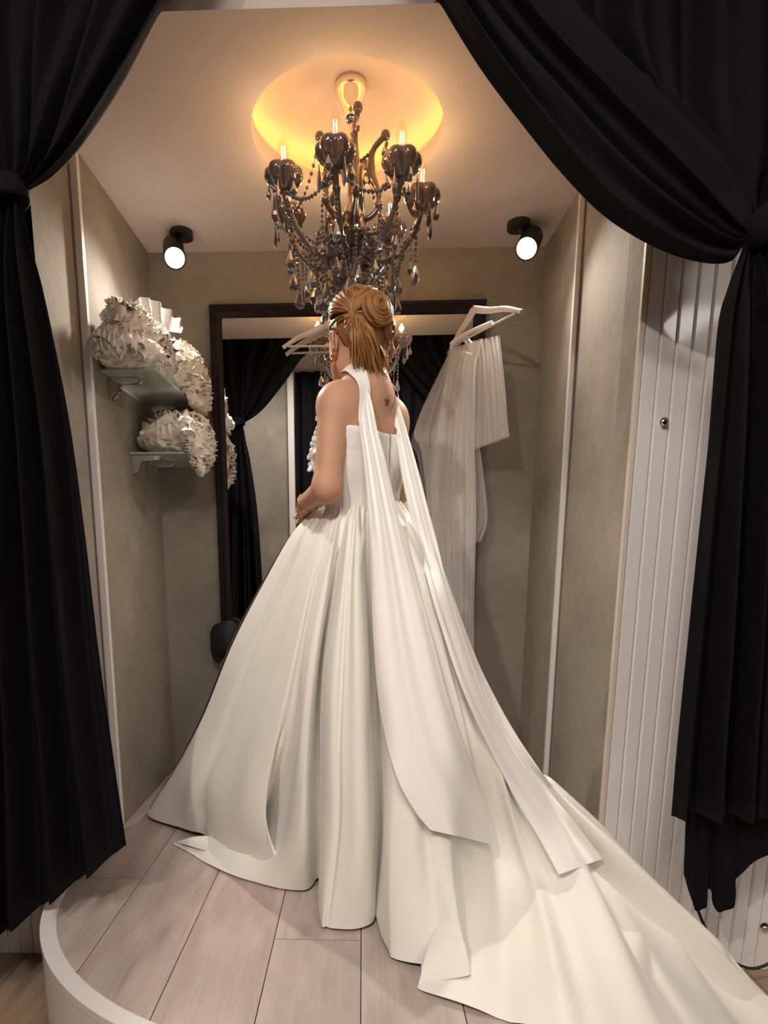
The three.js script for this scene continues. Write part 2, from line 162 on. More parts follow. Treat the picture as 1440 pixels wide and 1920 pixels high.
  right_lining: [[[860, 521, -1530], [861, 405, -1530], [866, 286, -1530], [871, 209, -1530], [876, 132, -1530]], [[876, 521, -1530], [882, 405, -1530], [892, 286, -1530], [903, 159, -1530], [914, 28, -1530]], [[892, 522, -1530], [904, 405, -1530], [918, 286, -1530], [930, 164, -1530], [941, 38, -1530]], [[900, 522, -1530], [915, 406, -1530], [931, 286, -1530], [941, 189, -1530], [950, 89, -1530]], [[908, 522, -1530], [926, 406, -1530], [944, 287, -1530], [957, 160, -1530], [971, 29, -1530]], [[934, 522, -1530], [961, 406, -1530], [987, 287, -1530], [1001, 164, -1530], [1016, 37, -1530]], [[943, 522, -1530], [972, 406, -1530], [1000, 288, -1530], [1010, 204, -1530], [1021, 119, -1530]], [[988, 523, -1530], [1033, 407, -1530], [1073, 289, -1530], [1082, 243, -1530], [1090, 198, -1530]], [[1085, 523, -1530], [1164, 409, -1530], [1230, 291, -1530], [1242, 253, -1530], [1254, 216, -1530]]],
  veil_long: [[[355, 1810, -2615], [334, 1730, -2600], [312, 1587, -2590], [286, 1379, -2580], [282, 1167, -2575], [304, 905, -2570], [335, 633, -2570], [373, 107, -2570]], [[382, 1811, -2594], [361, 1729, -2580], [343, 1582, -2570], [326, 1381, -2560], [327, 1165, -2556], [344, 905, -2552], [368, 638, -2552], [403, 113, -2552]], [[409, 1811, -2572], [387, 1728, -2560], [375, 1577, -2550], [365, 1382, -2540], [370, 1164, -2538], [383, 906, -2535], [401, 644, -2535], [432, 120, -2535]], [[435, 1812, -2551], [412, 1726, -2540], [405, 1572, -2530], [403, 1384, -2520], [413, 1162, -2519], [421, 906, -2518], [433, 649, -2518], [461, 126, -2518]], [[460, 1812, -2530], [437, 1725, -2520], [435, 1567, -2510], [440, 1386, -2500], [455, 1161, -2500], [459, 907, -2500], [464, 654, -2500], [489, 132, -2500]]],
  veil_mid: [[[378, 1813, -2600], [371, 1710, -2600], [369, 1509, -2610], [367, 1299, -2610], [365, 1115, -2620], [364, 993, -2620]], [[399, 1813, -2580], [389, 1710, -2582], [390, 1511, -2595], [397, 1307, -2598], [403, 1123, -2608], [397, 1008, -2609]], [[419, 1813, -2560], [406, 1709, -2565], [410, 1512, -2580], [427, 1316, -2585], [441, 1130, -2595], [430, 1022, -2598]], [[439, 1813, -2540], [423, 1709, -2548], [431, 1514, -2565], [456, 1325, -2572], [478, 1137, -2582], [462, 1036, -2586]], [[458, 1813, -2520], [439, 1709, -2530], [451, 1516, -2550], [486, 1333, -2560], [515, 1144, -2570], [494, 1050, -2575]]],
  veil_short: [[[413, 1810, -2555], [425, 1734, -2550], [433, 1615, -2545], [437, 1494, -2540], [438, 1409, -2540]], [[439, 1809, -2534], [451, 1733, -2528], [461, 1615, -2522], [467, 1496, -2518], [471, 1418, -2518]], [[465, 1808, -2513], [476, 1731, -2505], [488, 1614, -2500], [497, 1498, -2495], [503, 1427, -2495]], [[490, 1807, -2491], [500, 1730, -2482], [514, 1614, -2478], [526, 1500, -2472], [535, 1436, -2472]], [[514, 1806, -2470], [524, 1728, -2460], [540, 1614, -2455], [554, 1501, -2450], [565, 1445, -2450]]],
  veil_corner: [[[351, 1811, -2617], [287, 1680, -2600], [230, 1556, -2585], [206, 1471, -2580], [238, 1400, -2580], [272, 1167, -2580]], [[362, 1812, -2611], [312, 1680, -2600], [267, 1556, -2590], [247, 1469, -2587], [265, 1387, -2587], [285, 1168, -2587]], [[372, 1812, -2606], [337, 1680, -2600], [303, 1557, -2595], [288, 1467, -2593], [292, 1374, -2593], [298, 1168, -2593]], [[383, 1813, -2600], [362, 1680, -2600], [340, 1558, -2600], [330, 1465, -2600], [320, 1361, -2600], [312, 1169, -2600]]],
};

// ------------------------------------------------------------------ materials
function texture(n, fn, { color = false, rep = [1, 1] } = {}) {
  const d = new Uint8Array(n * n * 4);
  for (let j = 0; j < n; j++) for (let i = 0; i < n; i++) { const c = fn(i / n, j / n), q = (j * n + i) * 4; d[q] = clamp(c[0] ?? c, 0, 1) * 255; d[q + 1] = clamp(c[1] ?? c, 0, 1) * 255; d[q + 2] = clamp(c[2] ?? c, 0, 1) * 255; d[q + 3] = 255; }
  const t = new THREE.DataTexture(d, n, n, THREE.RGBAFormat); t.wrapS = t.wrapT = THREE.RepeatWrapping; t.magFilter = THREE.LinearFilter; t.minFilter = THREE.LinearMipmapLinearFilter; t.generateMipmaps = true; t.repeat.set(...rep); if (color) t.colorSpace = THREE.SRGBColorSpace; t.needsUpdate = true; return t;
}
// noise that repeats over the unit square
const tile = (u, v, f, n = 4, off = 0) => { const a = sstep(0, 1, u), b = sstep(0, 1, v), g = (x, y) => fbm(x * f + off, y * f + off, off, n); return mix(mix(g(u, v), g(u - 1, v), a), mix(g(u, v - 1), g(u - 1, v - 1), a), b); };
const phys = (o) => new THREE.MeshPhysicalMaterial(o), std = (o) => new THREE.MeshStandardMaterial(o);
const lin = (r, g, b) => new THREE.Color().setRGB(r, g, b);
const plasterColor = texture(512, (u, v) => { const m = 0.90 + 0.14 * tile(u, v, 5, 5) + 0.06 * tile(u, v, 40, 2, 7); return [m, m * (0.995 + 0.02 * tile(u, v, 4, 2, 3)), m * 0.985]; }, { color: true, rep: [0.8, 0.8] });
const plasterBump = texture(512, (u, v) => 0.5 + 0.35 * tile(u, v, 14, 4, 1) + 0.3 * tile(u, v, 90, 2, 5), { rep: [1.6, 1.6] });
const M = {
  wall: std({ color: lin(0.37, 0.335, 0.285), map: plasterColor, bumpMap: plasterBump, bumpScale: 0.0012, roughness: 0.85 }),
  ceiling: std({ color: lin(0.66, 0.565, 0.53), roughness: 0.9, bumpMap: plasterBump, bumpScale: 0.0006 }),
  white: phys({ color: lin(0.80, 0.77, 0.75), roughness: 0.35, clearcoat: 0.4, clearcoatRoughness: 0.15 }),
  board: phys({ color: lin(0.80, 0.775, 0.77), roughness: 0.3, clearcoat: 0.7, clearcoatRoughness: 0.08 }),
  beige: std({ color: lin(0.62, 0.55, 0.46), roughness: 0.6 }),
  darkgap: std({ color: lin(0.05, 0.045, 0.045), roughness: 0.8 }),
  greyedge: std({ color: lin(0.22, 0.2, 0.19), roughness: 0.5, metalness: 0.2 }),
  frame: phys({ color: lin(0.012, 0.008, 0.009), roughness: 0.45, specularIntensity: 0.4 }),
  glassMirror: std({ color: lin(0.9, 0.9, 0.89), roughness: 0.0, metalness: 1 }),
  black: std({ color: lin(0.012, 0.012, 0.013), roughness: 0.6 }),
  blackMetal: std({ color: lin(0.02, 0.018, 0.018), roughness: 0.42, metalness: 0.3 }),
  chrome: std({ color: lin(0.8, 0.8, 0.8), roughness: 0.08, metalness: 1 }),
  gold: std({ color: lin(0.85, 0.55, 0.2), roughness: 0.18, metalness: 1 }),
};
const weave = texture(256, (u, v) => 0.5 + 0.25 * Math.sin(u * Math.PI * 2 * 64) * 0.5 + 0.25 * Math.sin(v * Math.PI * 2 * 64) * 0.5 + 0.2 * tile(u, v, 60, 2), { rep: [6, 6] });
M.curtain = phys({ color: lin(0.0028, 0.003, 0.0045), roughness: 0.8, specularIntensity: 0.35, sheen: 0.35, sheenColor: lin(0.03, 0.034, 0.052), sheenRoughness: 0.45, bumpMap: weave, bumpScale: 0.0003, side: THREE.DoubleSide });
M.satin = phys({ color: lin(0.84, 0.82, 0.77), roughness: 0.5, sheen: 0.35, sheenColor: lin(0.9, 0.88, 0.85), sheenRoughness: 0.5, specularIntensity: 0.5, side: THREE.DoubleSide });
M.chiffon = phys({ color: lin(0.90, 0.885, 0.86), roughness: 0.75, side: THREE.DoubleSide });
M.bodice = phys({ color: lin(0.84, 0.82, 0.79), roughness: 0.6, side: THREE.DoubleSide });
M.tulle = std({ color: lin(0.92, 0.90, 0.88), roughness: 0.9, transparent: true, opacity: 0.36, side: THREE.DoubleSide });
const laceBump = texture(512, (u, v) => { const a = tile(u, v, 22, 3, 2), b = Math.abs(tile(u, v, 9, 2, 9)); return 0.5 + 0.6 * a - 0.8 * Math.max(0, 0.06 - b) * 8; }, { rep: [5, 5] });
M.lace = std({ side: THREE.DoubleSide, color: lin(0.86, 0.815, 0.75), roughness: 0.9, bumpMap: laceBump, bumpScale: 0.004 });
M.laceWarm = std({ side: THREE.DoubleSide, color: lin(0.86, 0.80, 0.70), roughness: 0.9, bumpMap: laceBump, bumpScale: 0.004 });
M.skin = phys({ color: lin(0.56, 0.315, 0.205), roughness: 0.5, sheen: 0.15, sheenColor: lin(0.9, 0.6, 0.45), specularIntensity: 0.4 });
M.hair = phys({ vertexColors: true, color: lin(1, 1, 1), roughness: 0.42, specularIntensity: 0.6 });
const woodMap = (off, base) => texture(512, (u, v) => {
  const grain = tile(u * 1, v, 1, 1, off) * 0, g = fbm(u * 60 + off, v * 9 + off, off, 3), s = fbm(u * 9 + off, v * 8, off + 2, 4), c = fbm(u * 4 + off * 3, v * 4, off + 5, 3);
  const m = 1 + 0.06 * g + 0.14 * s + grain, w = 0.02 * c; return [clamp(base[0] * m + w, 0, 1), base[1] * m, clamp(base[2] * m - w * 0.3, 0, 1)];
}, { color: true });
const plankMats = [[0.70, 0.645, 0.62], [0.715, 0.65, 0.625], [0.69, 0.64, 0.615], [0.705, 0.655, 0.625]].map((b, i) => { const m = woodMap(i * 13.7 + 2, b); m.wrapS = m.wrapT = THREE.MirroredRepeatWrapping; m.repeat.set(3, 0.8); return std({ map: m, roughness: 0.5, bumpMap: m, bumpScale: 0.0004 }); });
const shopPlankMats = [[0.62, 0.53, 0.45], [0.60, 0.52, 0.44]].map((b, i) => { const m = woodMap(i * 7.3 + 40, b); m.wrapS = m.wrapT = THREE.MirroredRepeatWrapping; m.repeat.set(3, 0.8); return std({ map: m, roughness: 0.5 }); });

// ------------------------------------------------------------------ room: the fitting niche
struct('wall_back', block(XL - 0.1, XR + 0.1, GROUND, 2.5, BACK - 0.1, BACK), M.wall);
struct('wall_left', block(XL - 0.12, XL, GROUND, CEIL, BACK, -2.08), M.wall);
struct('wall_right', block(XR, XR + 0.12, GROUND, CEIL, BACK, -2.32), M.wall);
struct('wall_left_outer', block(-1.01, -0.912, GROUND, CEIL, -2.08, FRONT - 0.012), M.wall);
{
  const s = new THREE.Shape([[0.75, -2.32], [0.71, FRONT - 0.012], [0.85, FRONT - 0.012], [0.85, -2.32]].map(([x, z]) => new THREE.Vector2(x, -z)));
  struct('wall_right_outer', metreUV(new THREE.ExtrudeGeometry(s, { depth: CEIL - GROUND, bevelEnabled: false }).rotateX(-Math.PI / 2).translate(0, GROUND, 0)), M.wall);
}
const RC = V(-0.052, 0, -2.03), RR = 0.283;
{
  const s = new THREE.Shape([[-2.2, BACK], [3.4, BACK], [3.4, SOFFIT], [-2.2, SOFFIT]].map(([x, z]) => new THREE.Vector2(x, -z)));
  const h = new THREE.Path(); h.absarc(RC.x, -RC.z, RR, 0, Math.PI * 2, true); s.holes.push(h);
  const c = struct('ceiling', metreUV(new THREE.ExtrudeGeometry(s, { depth: 0.055, bevelEnabled: false, curveSegments: 72 }).rotateX(-Math.PI / 2).translate(0, CEIL, 0)), M.ceiling);
  c.name = 'ceiling';
  const dome = [[0.37, 2.262], [0.37, 2.32], [0.362, 2.338], [0.345, 2.345], [0, 2.345], [0, 2.36], [0.39, 2.36], [0.39, 2.262]];
  struct('ceiling_recess', metreUV(lathe(dome, 96).translate(RC.x, 0, RC.z)), M.ceiling, c);
}
// corner profiles where the side walls step
for (const [n, x0, x1, z, e] of [['trim_1', -0.908, XL + 0.0005, -2.08, -0.9115], ['trim_2', XR - 0.0005, 0.744, -2.32, 0.7475]]) {
  const t = struct(n, rblock(x0, x1, 0.001, CEIL - 0.001, z, z + 0.02, 0.002), M.white);
  struct('edge_strip', block(Math.min(e, e < 0 ? x0 : x1), Math.max(e, e < 0 ? x0 : x1), 0.001, CEIL - 0.001, z + 0.003, z + 0.024), M.greyedge, t);
}
// front wall of the shop around the niche opening
const wfl = struct('wall_front_left', block(-2.2, -0.912, GROUND, CEIL, FRONT - 0.11, FRONT - 0.012), M.wall);
const wfr = struct('wall_front_right', block(0.71, 3.4, GROUND, CEIL, FRONT - 0.11, FRONT - 0.012), M.wall);
struct('wall_front_top', block(-2.2, 3.4, CEIL + 0.0552, SHOP_CEIL, SOFFIT - 0.1, SOFFIT - 0.0005), M.wall);
{
  const w = 0.0398, d = 0.012, c = 0.004, y0 = GROUND + 0.002, y1 = CEIL - 0.002;
  const s = new THREE.Shape([[-w / 2, 0], [w / 2, 0], [w / 2, d * 0.6], [w / 2 - c, d], [-w / 2 + c, d], [-w / 2, d * 0.6]].map(([x, y]) => new THREE.Vector2(x, y)));
  const g = new THREE.ExtrudeGeometry(s, { depth: y1 - y0, bevelEnabled: false }).rotateX(-Math.PI / 2); // depth runs up
  g.applyMatrix4(new THREE.Matrix4().makeScale(1, 1, -1)); g.index || g.setIndex([...Array(g.attributes.position.count).keys()].reverse()); const gg = g.toNonIndexed(); gg.computeVertexNormals(); metreUV(gg);
  const lay = (parent, x0, n, dir) => { for (let i = 0; i < n; i++) { const m = struct('board', gg, M.board, parent); m.position.set(x0 + dir * (0.0206 + i * 0.0412), y0, FRONT - 0.012); } };
  lay(wfr, 0.71 + 0.014, 26, 1); lay(wfl, -0.912 - 0.014, 22, -1);
  struct('corner_bead', rblock(0.709, 0.7235, GROUND, CEIL, FRONT - 0.012, FRONT + 0.003, 0.003), M.beige, wfr);
  struct('corner_bead', rblock(-0.9255, -0.911, GROUND, CEIL, FRONT - 0.012, FRONT + 0.003, 0.003), M.beige, wfl);
}
// ------------------------------------------------------------------ platform
const EC = [-0.0725, -1.70], EA = 0.85, EB = 0.70;
function outline(inset) { // half width limits of the platform at depth z
  return (z) => { const b = EB - inset, a = EA - inset; if (z < EC[1]) return [wallL(z) + 0.002, wallR(z) - 0.002]; const q = 1 - ((z - EC[1]) / b) ** 2; if (q <= 0) return [1, -1]; const h = a * Math.sqrt(q); const l = EC[0] - h, r = EC[0] + h; return z < FRONT + 0.004 ? [Math.max(l, wallL(z) + 0.002), Math.min(r, wallR(z) - 0.002)] : [l, r]; };
}
function slice(lim, x0, x1, z0, z1) { // the part of a strip that lies on the platform
  const L = [], R = [], n = 200; for (let i = 0; i <= n; i++) { const z = mix(z0, z1, i / n), [l, r] = lim(z), a = Math.max(l, x0), b = Math.min(r, x1); if (b - a > 0.004) { L.push([a, z]); R.push([b, z]); } }
  return L.length < 3 ? null : new THREE.Shape([...L, ...R.reverse()].map(([x, z]) => new THREE.Vector2(x, -z)));
}
const flat = (s, y, depth) => metreUV(new THREE.ExtrudeGeometry(s, { depth, bevelEnabled: false }).rotateX(-Math.PI / 2).translate(0, y, 0));
const frontZ = EC[1] + EB;
const floor = struct('floor', flat(slice(outline(0.0), -2, 2, BACK + 0.001, frontZ), GROUND, -0.014 - GROUND), M.white);
{
  const pts = [], pin = [], N = 72; // white rim
  const a0 = Math.asin(0.104 / EB);
  for (let i = 0; i <= N; i++) { const t = mix(-0.001, Math.PI + 0.001, i / N), c = Math.cos(t), s = Math.sin(t); const zo = EC[1] + EB * s; if (zo < FRONT + 0.004) continue; pts.push([EC[0] + EA * c, zo]); }
  for (let i = 0; i <= N; i++) { const t = i / N * Math.PI, c = Math.cos(t), s = Math.sin(t), zo = EC[1] + (EB - 0.037) * s; if (zo < FRONT + 0.004) continue; pin.push([EC[0] + (EA - 0.037) * c, zo]); }
  const s = new THREE.Shape([...pts, ...pin.reverse()].map(([x, z]) => new THREE.Vector2(x, -z)));
  struct('platform_rim', metreUV(new THREE.ExtrudeGeometry(s, { depth: 0.02, bevelEnabled: true, bevelSize: 0.002, bevelThickness: 0.002, bevelSegments: 2 }).rotateX(-Math.PI / 2).translate(0, -0.02, 0)), M.white, floor);
  struct('joint_bed', flat(slice(outline(0.035), -2, 2, BACK + 0.002, frontZ - 0.035), -0.0138, 0.0098), M.darkgap, floor);
  const cuts = { '-1': [-1.405], '-4': [-1.69], '-3': [-2.3], '-2': [-2.1], 0: [-2.2], 1: [-1.75], 2: [-2.1], 3: [-1.5] }, lim = outline(0.0385);
  for (let k = -5; k < 4; k++) {
    const x0 = 0.002 + 0.226 * k + 0.0013, x1 = x0 + 0.226 - 0.0026, zs = [BACK + 0.002, ...(cuts[k] ?? []), frontZ];
    for (let i = 0; i + 1 < zs.length; i++) { const s = slice(lim, x0, x1, zs[i] + 0.0013, zs[i + 1] - 0.0013); if (s) struct('plank', flat(s, -0.0035, 0.0035), plankMats[(k + 5 + i * 2) % 4], floor); }
  }
}
// ------------------------------------------------------------------ the shop around the camera
const shopFloor = struct('floor_shop', block(-2.2, 3.4, GROUND - 0.1, GROUND - 0.004, FRONT - 0.1, 4.6), M.darkgap);
for (let k = 0; k < 25; k++) for (let j = 0; j < 5; j++) {
  const x0 = -2.2 + 0.226 * k + 0.0013, x1 = Math.min(3.4, x0 + 0.2234), off = (k % 3) * 0.42, z0 = FRONT - 0.01 + j * 1.26 - off, z1 = z0 + 1.2574;
  const a = Math.max(z0, FRONT - 0.01), b = Math.min(z1, 4.6); if (b - a > 0.05) struct('plank', block(x0, x1, GROUND - 0.004, GROUND, a, b), shopPlankMats[(k * 2 + j) % 2], shopFloor);
}
struct('ceiling_shop', block(-2.2, 3.4, SHOP_CEIL, SHOP_CEIL + 0.1, FRONT - 0.1, 4.6), M.ceiling);
struct('wall_shop_left', block(-2.3, -2.2, GROUND, SHOP_CEIL, FRONT - 0.1, 4.6), M.wall);
struct('wall_shop_right', block(3.4, 3.5, GROUND, SHOP_CEIL, FRONT - 0.1, 4.6), M.wall);
struct('wall_shop_end', block(-2.2, 3.4, GROUND, SHOP_CEIL, 4.6, 4.7), M.wall);
struct('wall_booth', block(-2.2, -0.88, GROUND, SHOP_CEIL, 1.5, 1.6), M.wall);
struct('trim_3', rblock(-0.915, -0.85, GROUND, SHOP_CEIL - 0.001, 1.47, 1.52, 0.004), M.white);
struct('trim_4', rblock(1.2, 1.26, GROUND, SHOP_CEIL - 0.001, 1.47, 1.6, 0.004), M.white);
{ // closed black curtain of the booth opposite
  const net = []; for (let i = 0; i <= 8; i++) { const x = mix(-0.84, 1.19, i / 8) * 1000; net.push([[x, 2880, 1540], [x, 1800, 1540], [x, 800, 1540], [x, -180, 1540]]); }
  single('booth_curtain', 'closed black curtain of the booth opposite, seen in the mirror', 'curtain', sheet(net, 260, 12, { bend: (u, v) => 0.035 * Math.sin(u * 90 + 0.6 * Math.sin(u * 23)) * (0.6 + 0.4 * v) }), M.curtain);
}
for (const [i, [x, z, s, I]] of PANELS.entries()) {
  const where = ['behind the camera in the middle', 'closest to the niche opening', 'left one before the booth wall', 'right one beside the booth', 'large one behind the booth', 'large one at the far end'][i];
  const t = thing('ceiling_panel_light', `square white ceiling panel light in the shop, ${where}`, 'ceiling light', [x, SHOP_CEIL, z], 'panel lights on the shop ceiling');
  part('frame', rblock(-s / 2 - 0.02, s / 2 + 0.02, -0.022, -0.001, -s / 2 - 0.02, s / 2 + 0.02, 0.003), M.white, t);
  part('diffuser', block(-s / 2, s / 2, -0.026, -0.0225, -s / 2, s / 2), std({ color: 0xffffff, emissive: SHOP_LIGHT, emissiveIntensity: 2.2 }), t);
  const l = new THREE.RectAreaLight(SHOP_LIGHT, I, s, s); l.position.set(0, -0.03, 0); l.lookAt(l.position.clone().add(V(0, -1, 0))); l.rotation.set(-Math.PI / 2, 0, 0); l.castShadow = true; t.add(l);
}
// ------------------------------------------------------------------ mirror
{
  const x0 = -0.635, x1 = 0.492, y0 = 0.645, y1 = 2.0, w = 0.05, t = thing('wall_mirror', 'large wall mirror in a dark moulded frame behind the bride', 'mirror', [0, y0, BACK]);
  const prof = [[0, 0], [0, 0.022], [0.006, 0.03], [0.014, 0.03], [0.02, 0.024], [0.03, 0.026], [0.038, 0.02], [0.045, 0.018], [0.05, 0.012], [0.05, 0]];
  const cx = (x0 + x1) / 2, cyy = (y1 - y0) / 2, hw = (x1 - x0) / 2, hh = (y1 - y0) / 2;
  const side = (name, ax, ay, bx, by, nx, ny) => { // a mitred length of moulding
    const pos = [], idx = [], n = prof.length; for (const [k, [q, d]] of prof.entries()) { const ux = Math.sign(bx - ax) || 0, uy = Math.sign(by - ay) || 0; pos.push(ax + nx * q + ux * q, ay + ny * q + uy * q, d, bx + nx * q - ux * q, by + ny * q - uy * q, d); if (k) idx.push(2 * k - 2, 2 * k, 2 * k - 1, 2 * k - 1, 2 * k, 2 * k + 1); }
    const g = new THREE.BufferGeometry(); g.setAttribute('position', new THREE.Float32BufferAttribute(pos, 3)); g.setIndex(idx); const q = g.toNonIndexed(); q.computeVertexNormals(); metreUV(q); part(name, q, new THREE.MeshPhysicalMaterial().copy(M.frame), t).material.side = THREE.DoubleSide;
  };
  const L = cx - hw, R = cx + hw, B = 0, T = y1 - y0;
  side('frame_rail', L, T, R, T, 0, -1); side('frame_rail', L, B, R, B, 0, 1); side('frame_stile', L, B, L, T, 1, 0); side('frame_stile', R, B, R, T, -1, 0);
  const g = part('mirror_glass', block(L + 0.046, R - 0.046, 0.046, T - 0.046, 0.006, 0.012), M.glassMirror, t);
  t.position.z += 0.010; t.rotation.set(0.0087, -0.0122, 0); void g; void cyy; void hh; void w;
}
// ------------------------------------------------------------------ ceiling spotlights
function spotlight(label, base, joint, head, dir, sticker) {
  const t = thing('ceiling_spotlight', label, 'spotlight', [base.x, CEIL, base.z], 'spotlights in the niche'), o = V(base.x, CEIL, base.z), j = joint.clone().sub(o), h = head.clone().sub(o), d = dir.clone().normalize();
  part('base_plate', cyl(0.042, 0.042, 0.022, 32).translate(0, -0.011, 0), M.blackMetal, t);
  part('arm', join([tube([V(0, -0.018, 0), V(j.x * 0.5, -0.03, j.z * 0.5), j], 0.011, 10, 10), aim(cyl(0.012, 0.012, 0.05, 16).translate(0, 0.02, 0), j, h)]), M.blackMetal, t);
  part('clip', rblock(j.x - 0.011, j.x + 0.011, j.y, -0.001, j.z - 0.008, j.z + 0.008, 0.003), M.blackMetal, t);
  const a = h.clone().addScaledVector(d, -0.046), prof = [[0, 0], [0.034, 0], [0.039, 0.006], [0.041, 0.1], [0.0375, 0.1], [0.036, 0.094], [0.0, 0.093]];
  const hd = part('lamp_head', aim(lathe(prof, 36), a, h), M.blackMetal, t);
  const lensAt = a.clone().addScaledVector(d, 0.0955);
  part('lens', aim(cyl(0.0357, 0.0357, 0.003, 32), lensAt, lensAt.clone().add(d)), std({ color: 0xffffff, emissive: SPOT_LIGHT, emissiveIntensity: 9 }), hd);
  if (sticker) part('rating_label', aim(block(-0.009, 0.009, 0.010, 0.030, 0.037, 0.0408), a, h), std({ color: lin(0.5, 0.45, 0.42), roughness: 0.6 }), hd);
  const l = new THREE.SpotLight(SPOT_LIGHT, 5, 0, 1.0, 1, 2); l.position.copy(lensAt).addScaledVector(d, 0.006); l.target.position.copy(lensAt).add(d); l.castShadow = true; l.shadow.radius = 1.2; t.add(l, l.target);
}
spotlight('black cylinder spotlight on the ceiling above the lace piles', V(-0.70, 0, -2.54), V(-0.735, CEIL - 0.03, -2.545), V(-0.725, 2.128, -2.51), V(0.22, -0.72, 0.62), false);
spotlight('black cylinder spotlight with a small sticker, on the ceiling above the veil', V(0.575, 0, -2.52), V(0.61, CEIL - 0.03, -2.53), V(0.615, 2.135, -2.50), V(-0.36, -0.70, 0.60), true);
{ // shop spotlight that shows in the mirror
  const t = thing('track_spotlight', 'black spotlight of the shop reflected high in the mirror', 'spotlight', [-1.02, SHOP_CEIL, 0.72]);
  part('base_plate', cyl(0.05, 0.05, 0.03, 32).translate(0, -0.016, 0), M.blackMetal, t);
  part('arm', cyl(0.014, 0.014, 0.1, 16).translate(0, -0.075, 0), M.blackMetal, t);
  const d = V(0.42, -0.62, -0.75).normalize(), h = V(0, -0.17, 0), a = h.clone().addScaledVector(d, -0.07);
  const hd = part('lamp_head', aim(lathe([[0, 0], [0.045, 0], [0.05, 0.008], [0.05, 0.15], [0.046, 0.15], [0.044, 0.14], [0, 0.139]], 36), a, h), M.blackMetal, t), q = a.clone().addScaledVector(d, 0.142);
  part('lens', aim(cyl(0.0435, 0.0435, 0.003, 32), q, q.clone().add(d)), std({ color: 0xffffff, emissive: SPOT_LIGHT, emissiveIntensity: 8 }), hd);
  const l = new THREE.SpotLight(SPOT_LIGHT, 10, 0, 0.6, 0.8, 2); l.position.copy(q).addScaledVector(d, 0.006); l.target.position.copy(q).add(d); l.castShadow = true; l.shadow.radius = 2; t.add(l, l.target);
}
{ // amber strip on the ledge of the ceiling recess
  const t = thing('recess_light_strip', 'amber light strip hidden on the ledge of the round ceiling recess', 'light strip', [RC.x, CEIL + 0.055, RC.z]);
  part('strip', new THREE.TorusGeometry(0.335, 0.005, 8, 96).rotateX(Math.PI / 2).translate(0, 0.006, 0), std({ color: 0xffffff, emissive: STRIP, emissiveIntensity: 6 }), t);
  for (let i = 0; i < 16; i++) { const a = i / 16 * Math.PI * 2, l = new THREE.RectAreaLight(STRIP, 24, 0.128, 0.01); l.position.set(0.335 * Math.cos(a), 0.0125, 0.335 * Math.sin(a)); l.rotation.set(Math.PI / 2, 0, 0); l.rotation.order = 'YXZ'; l.rotation.set(Math.PI / 2, -a + Math.PI / 2, 0); l.castShadow = true; t.add(l); }
}
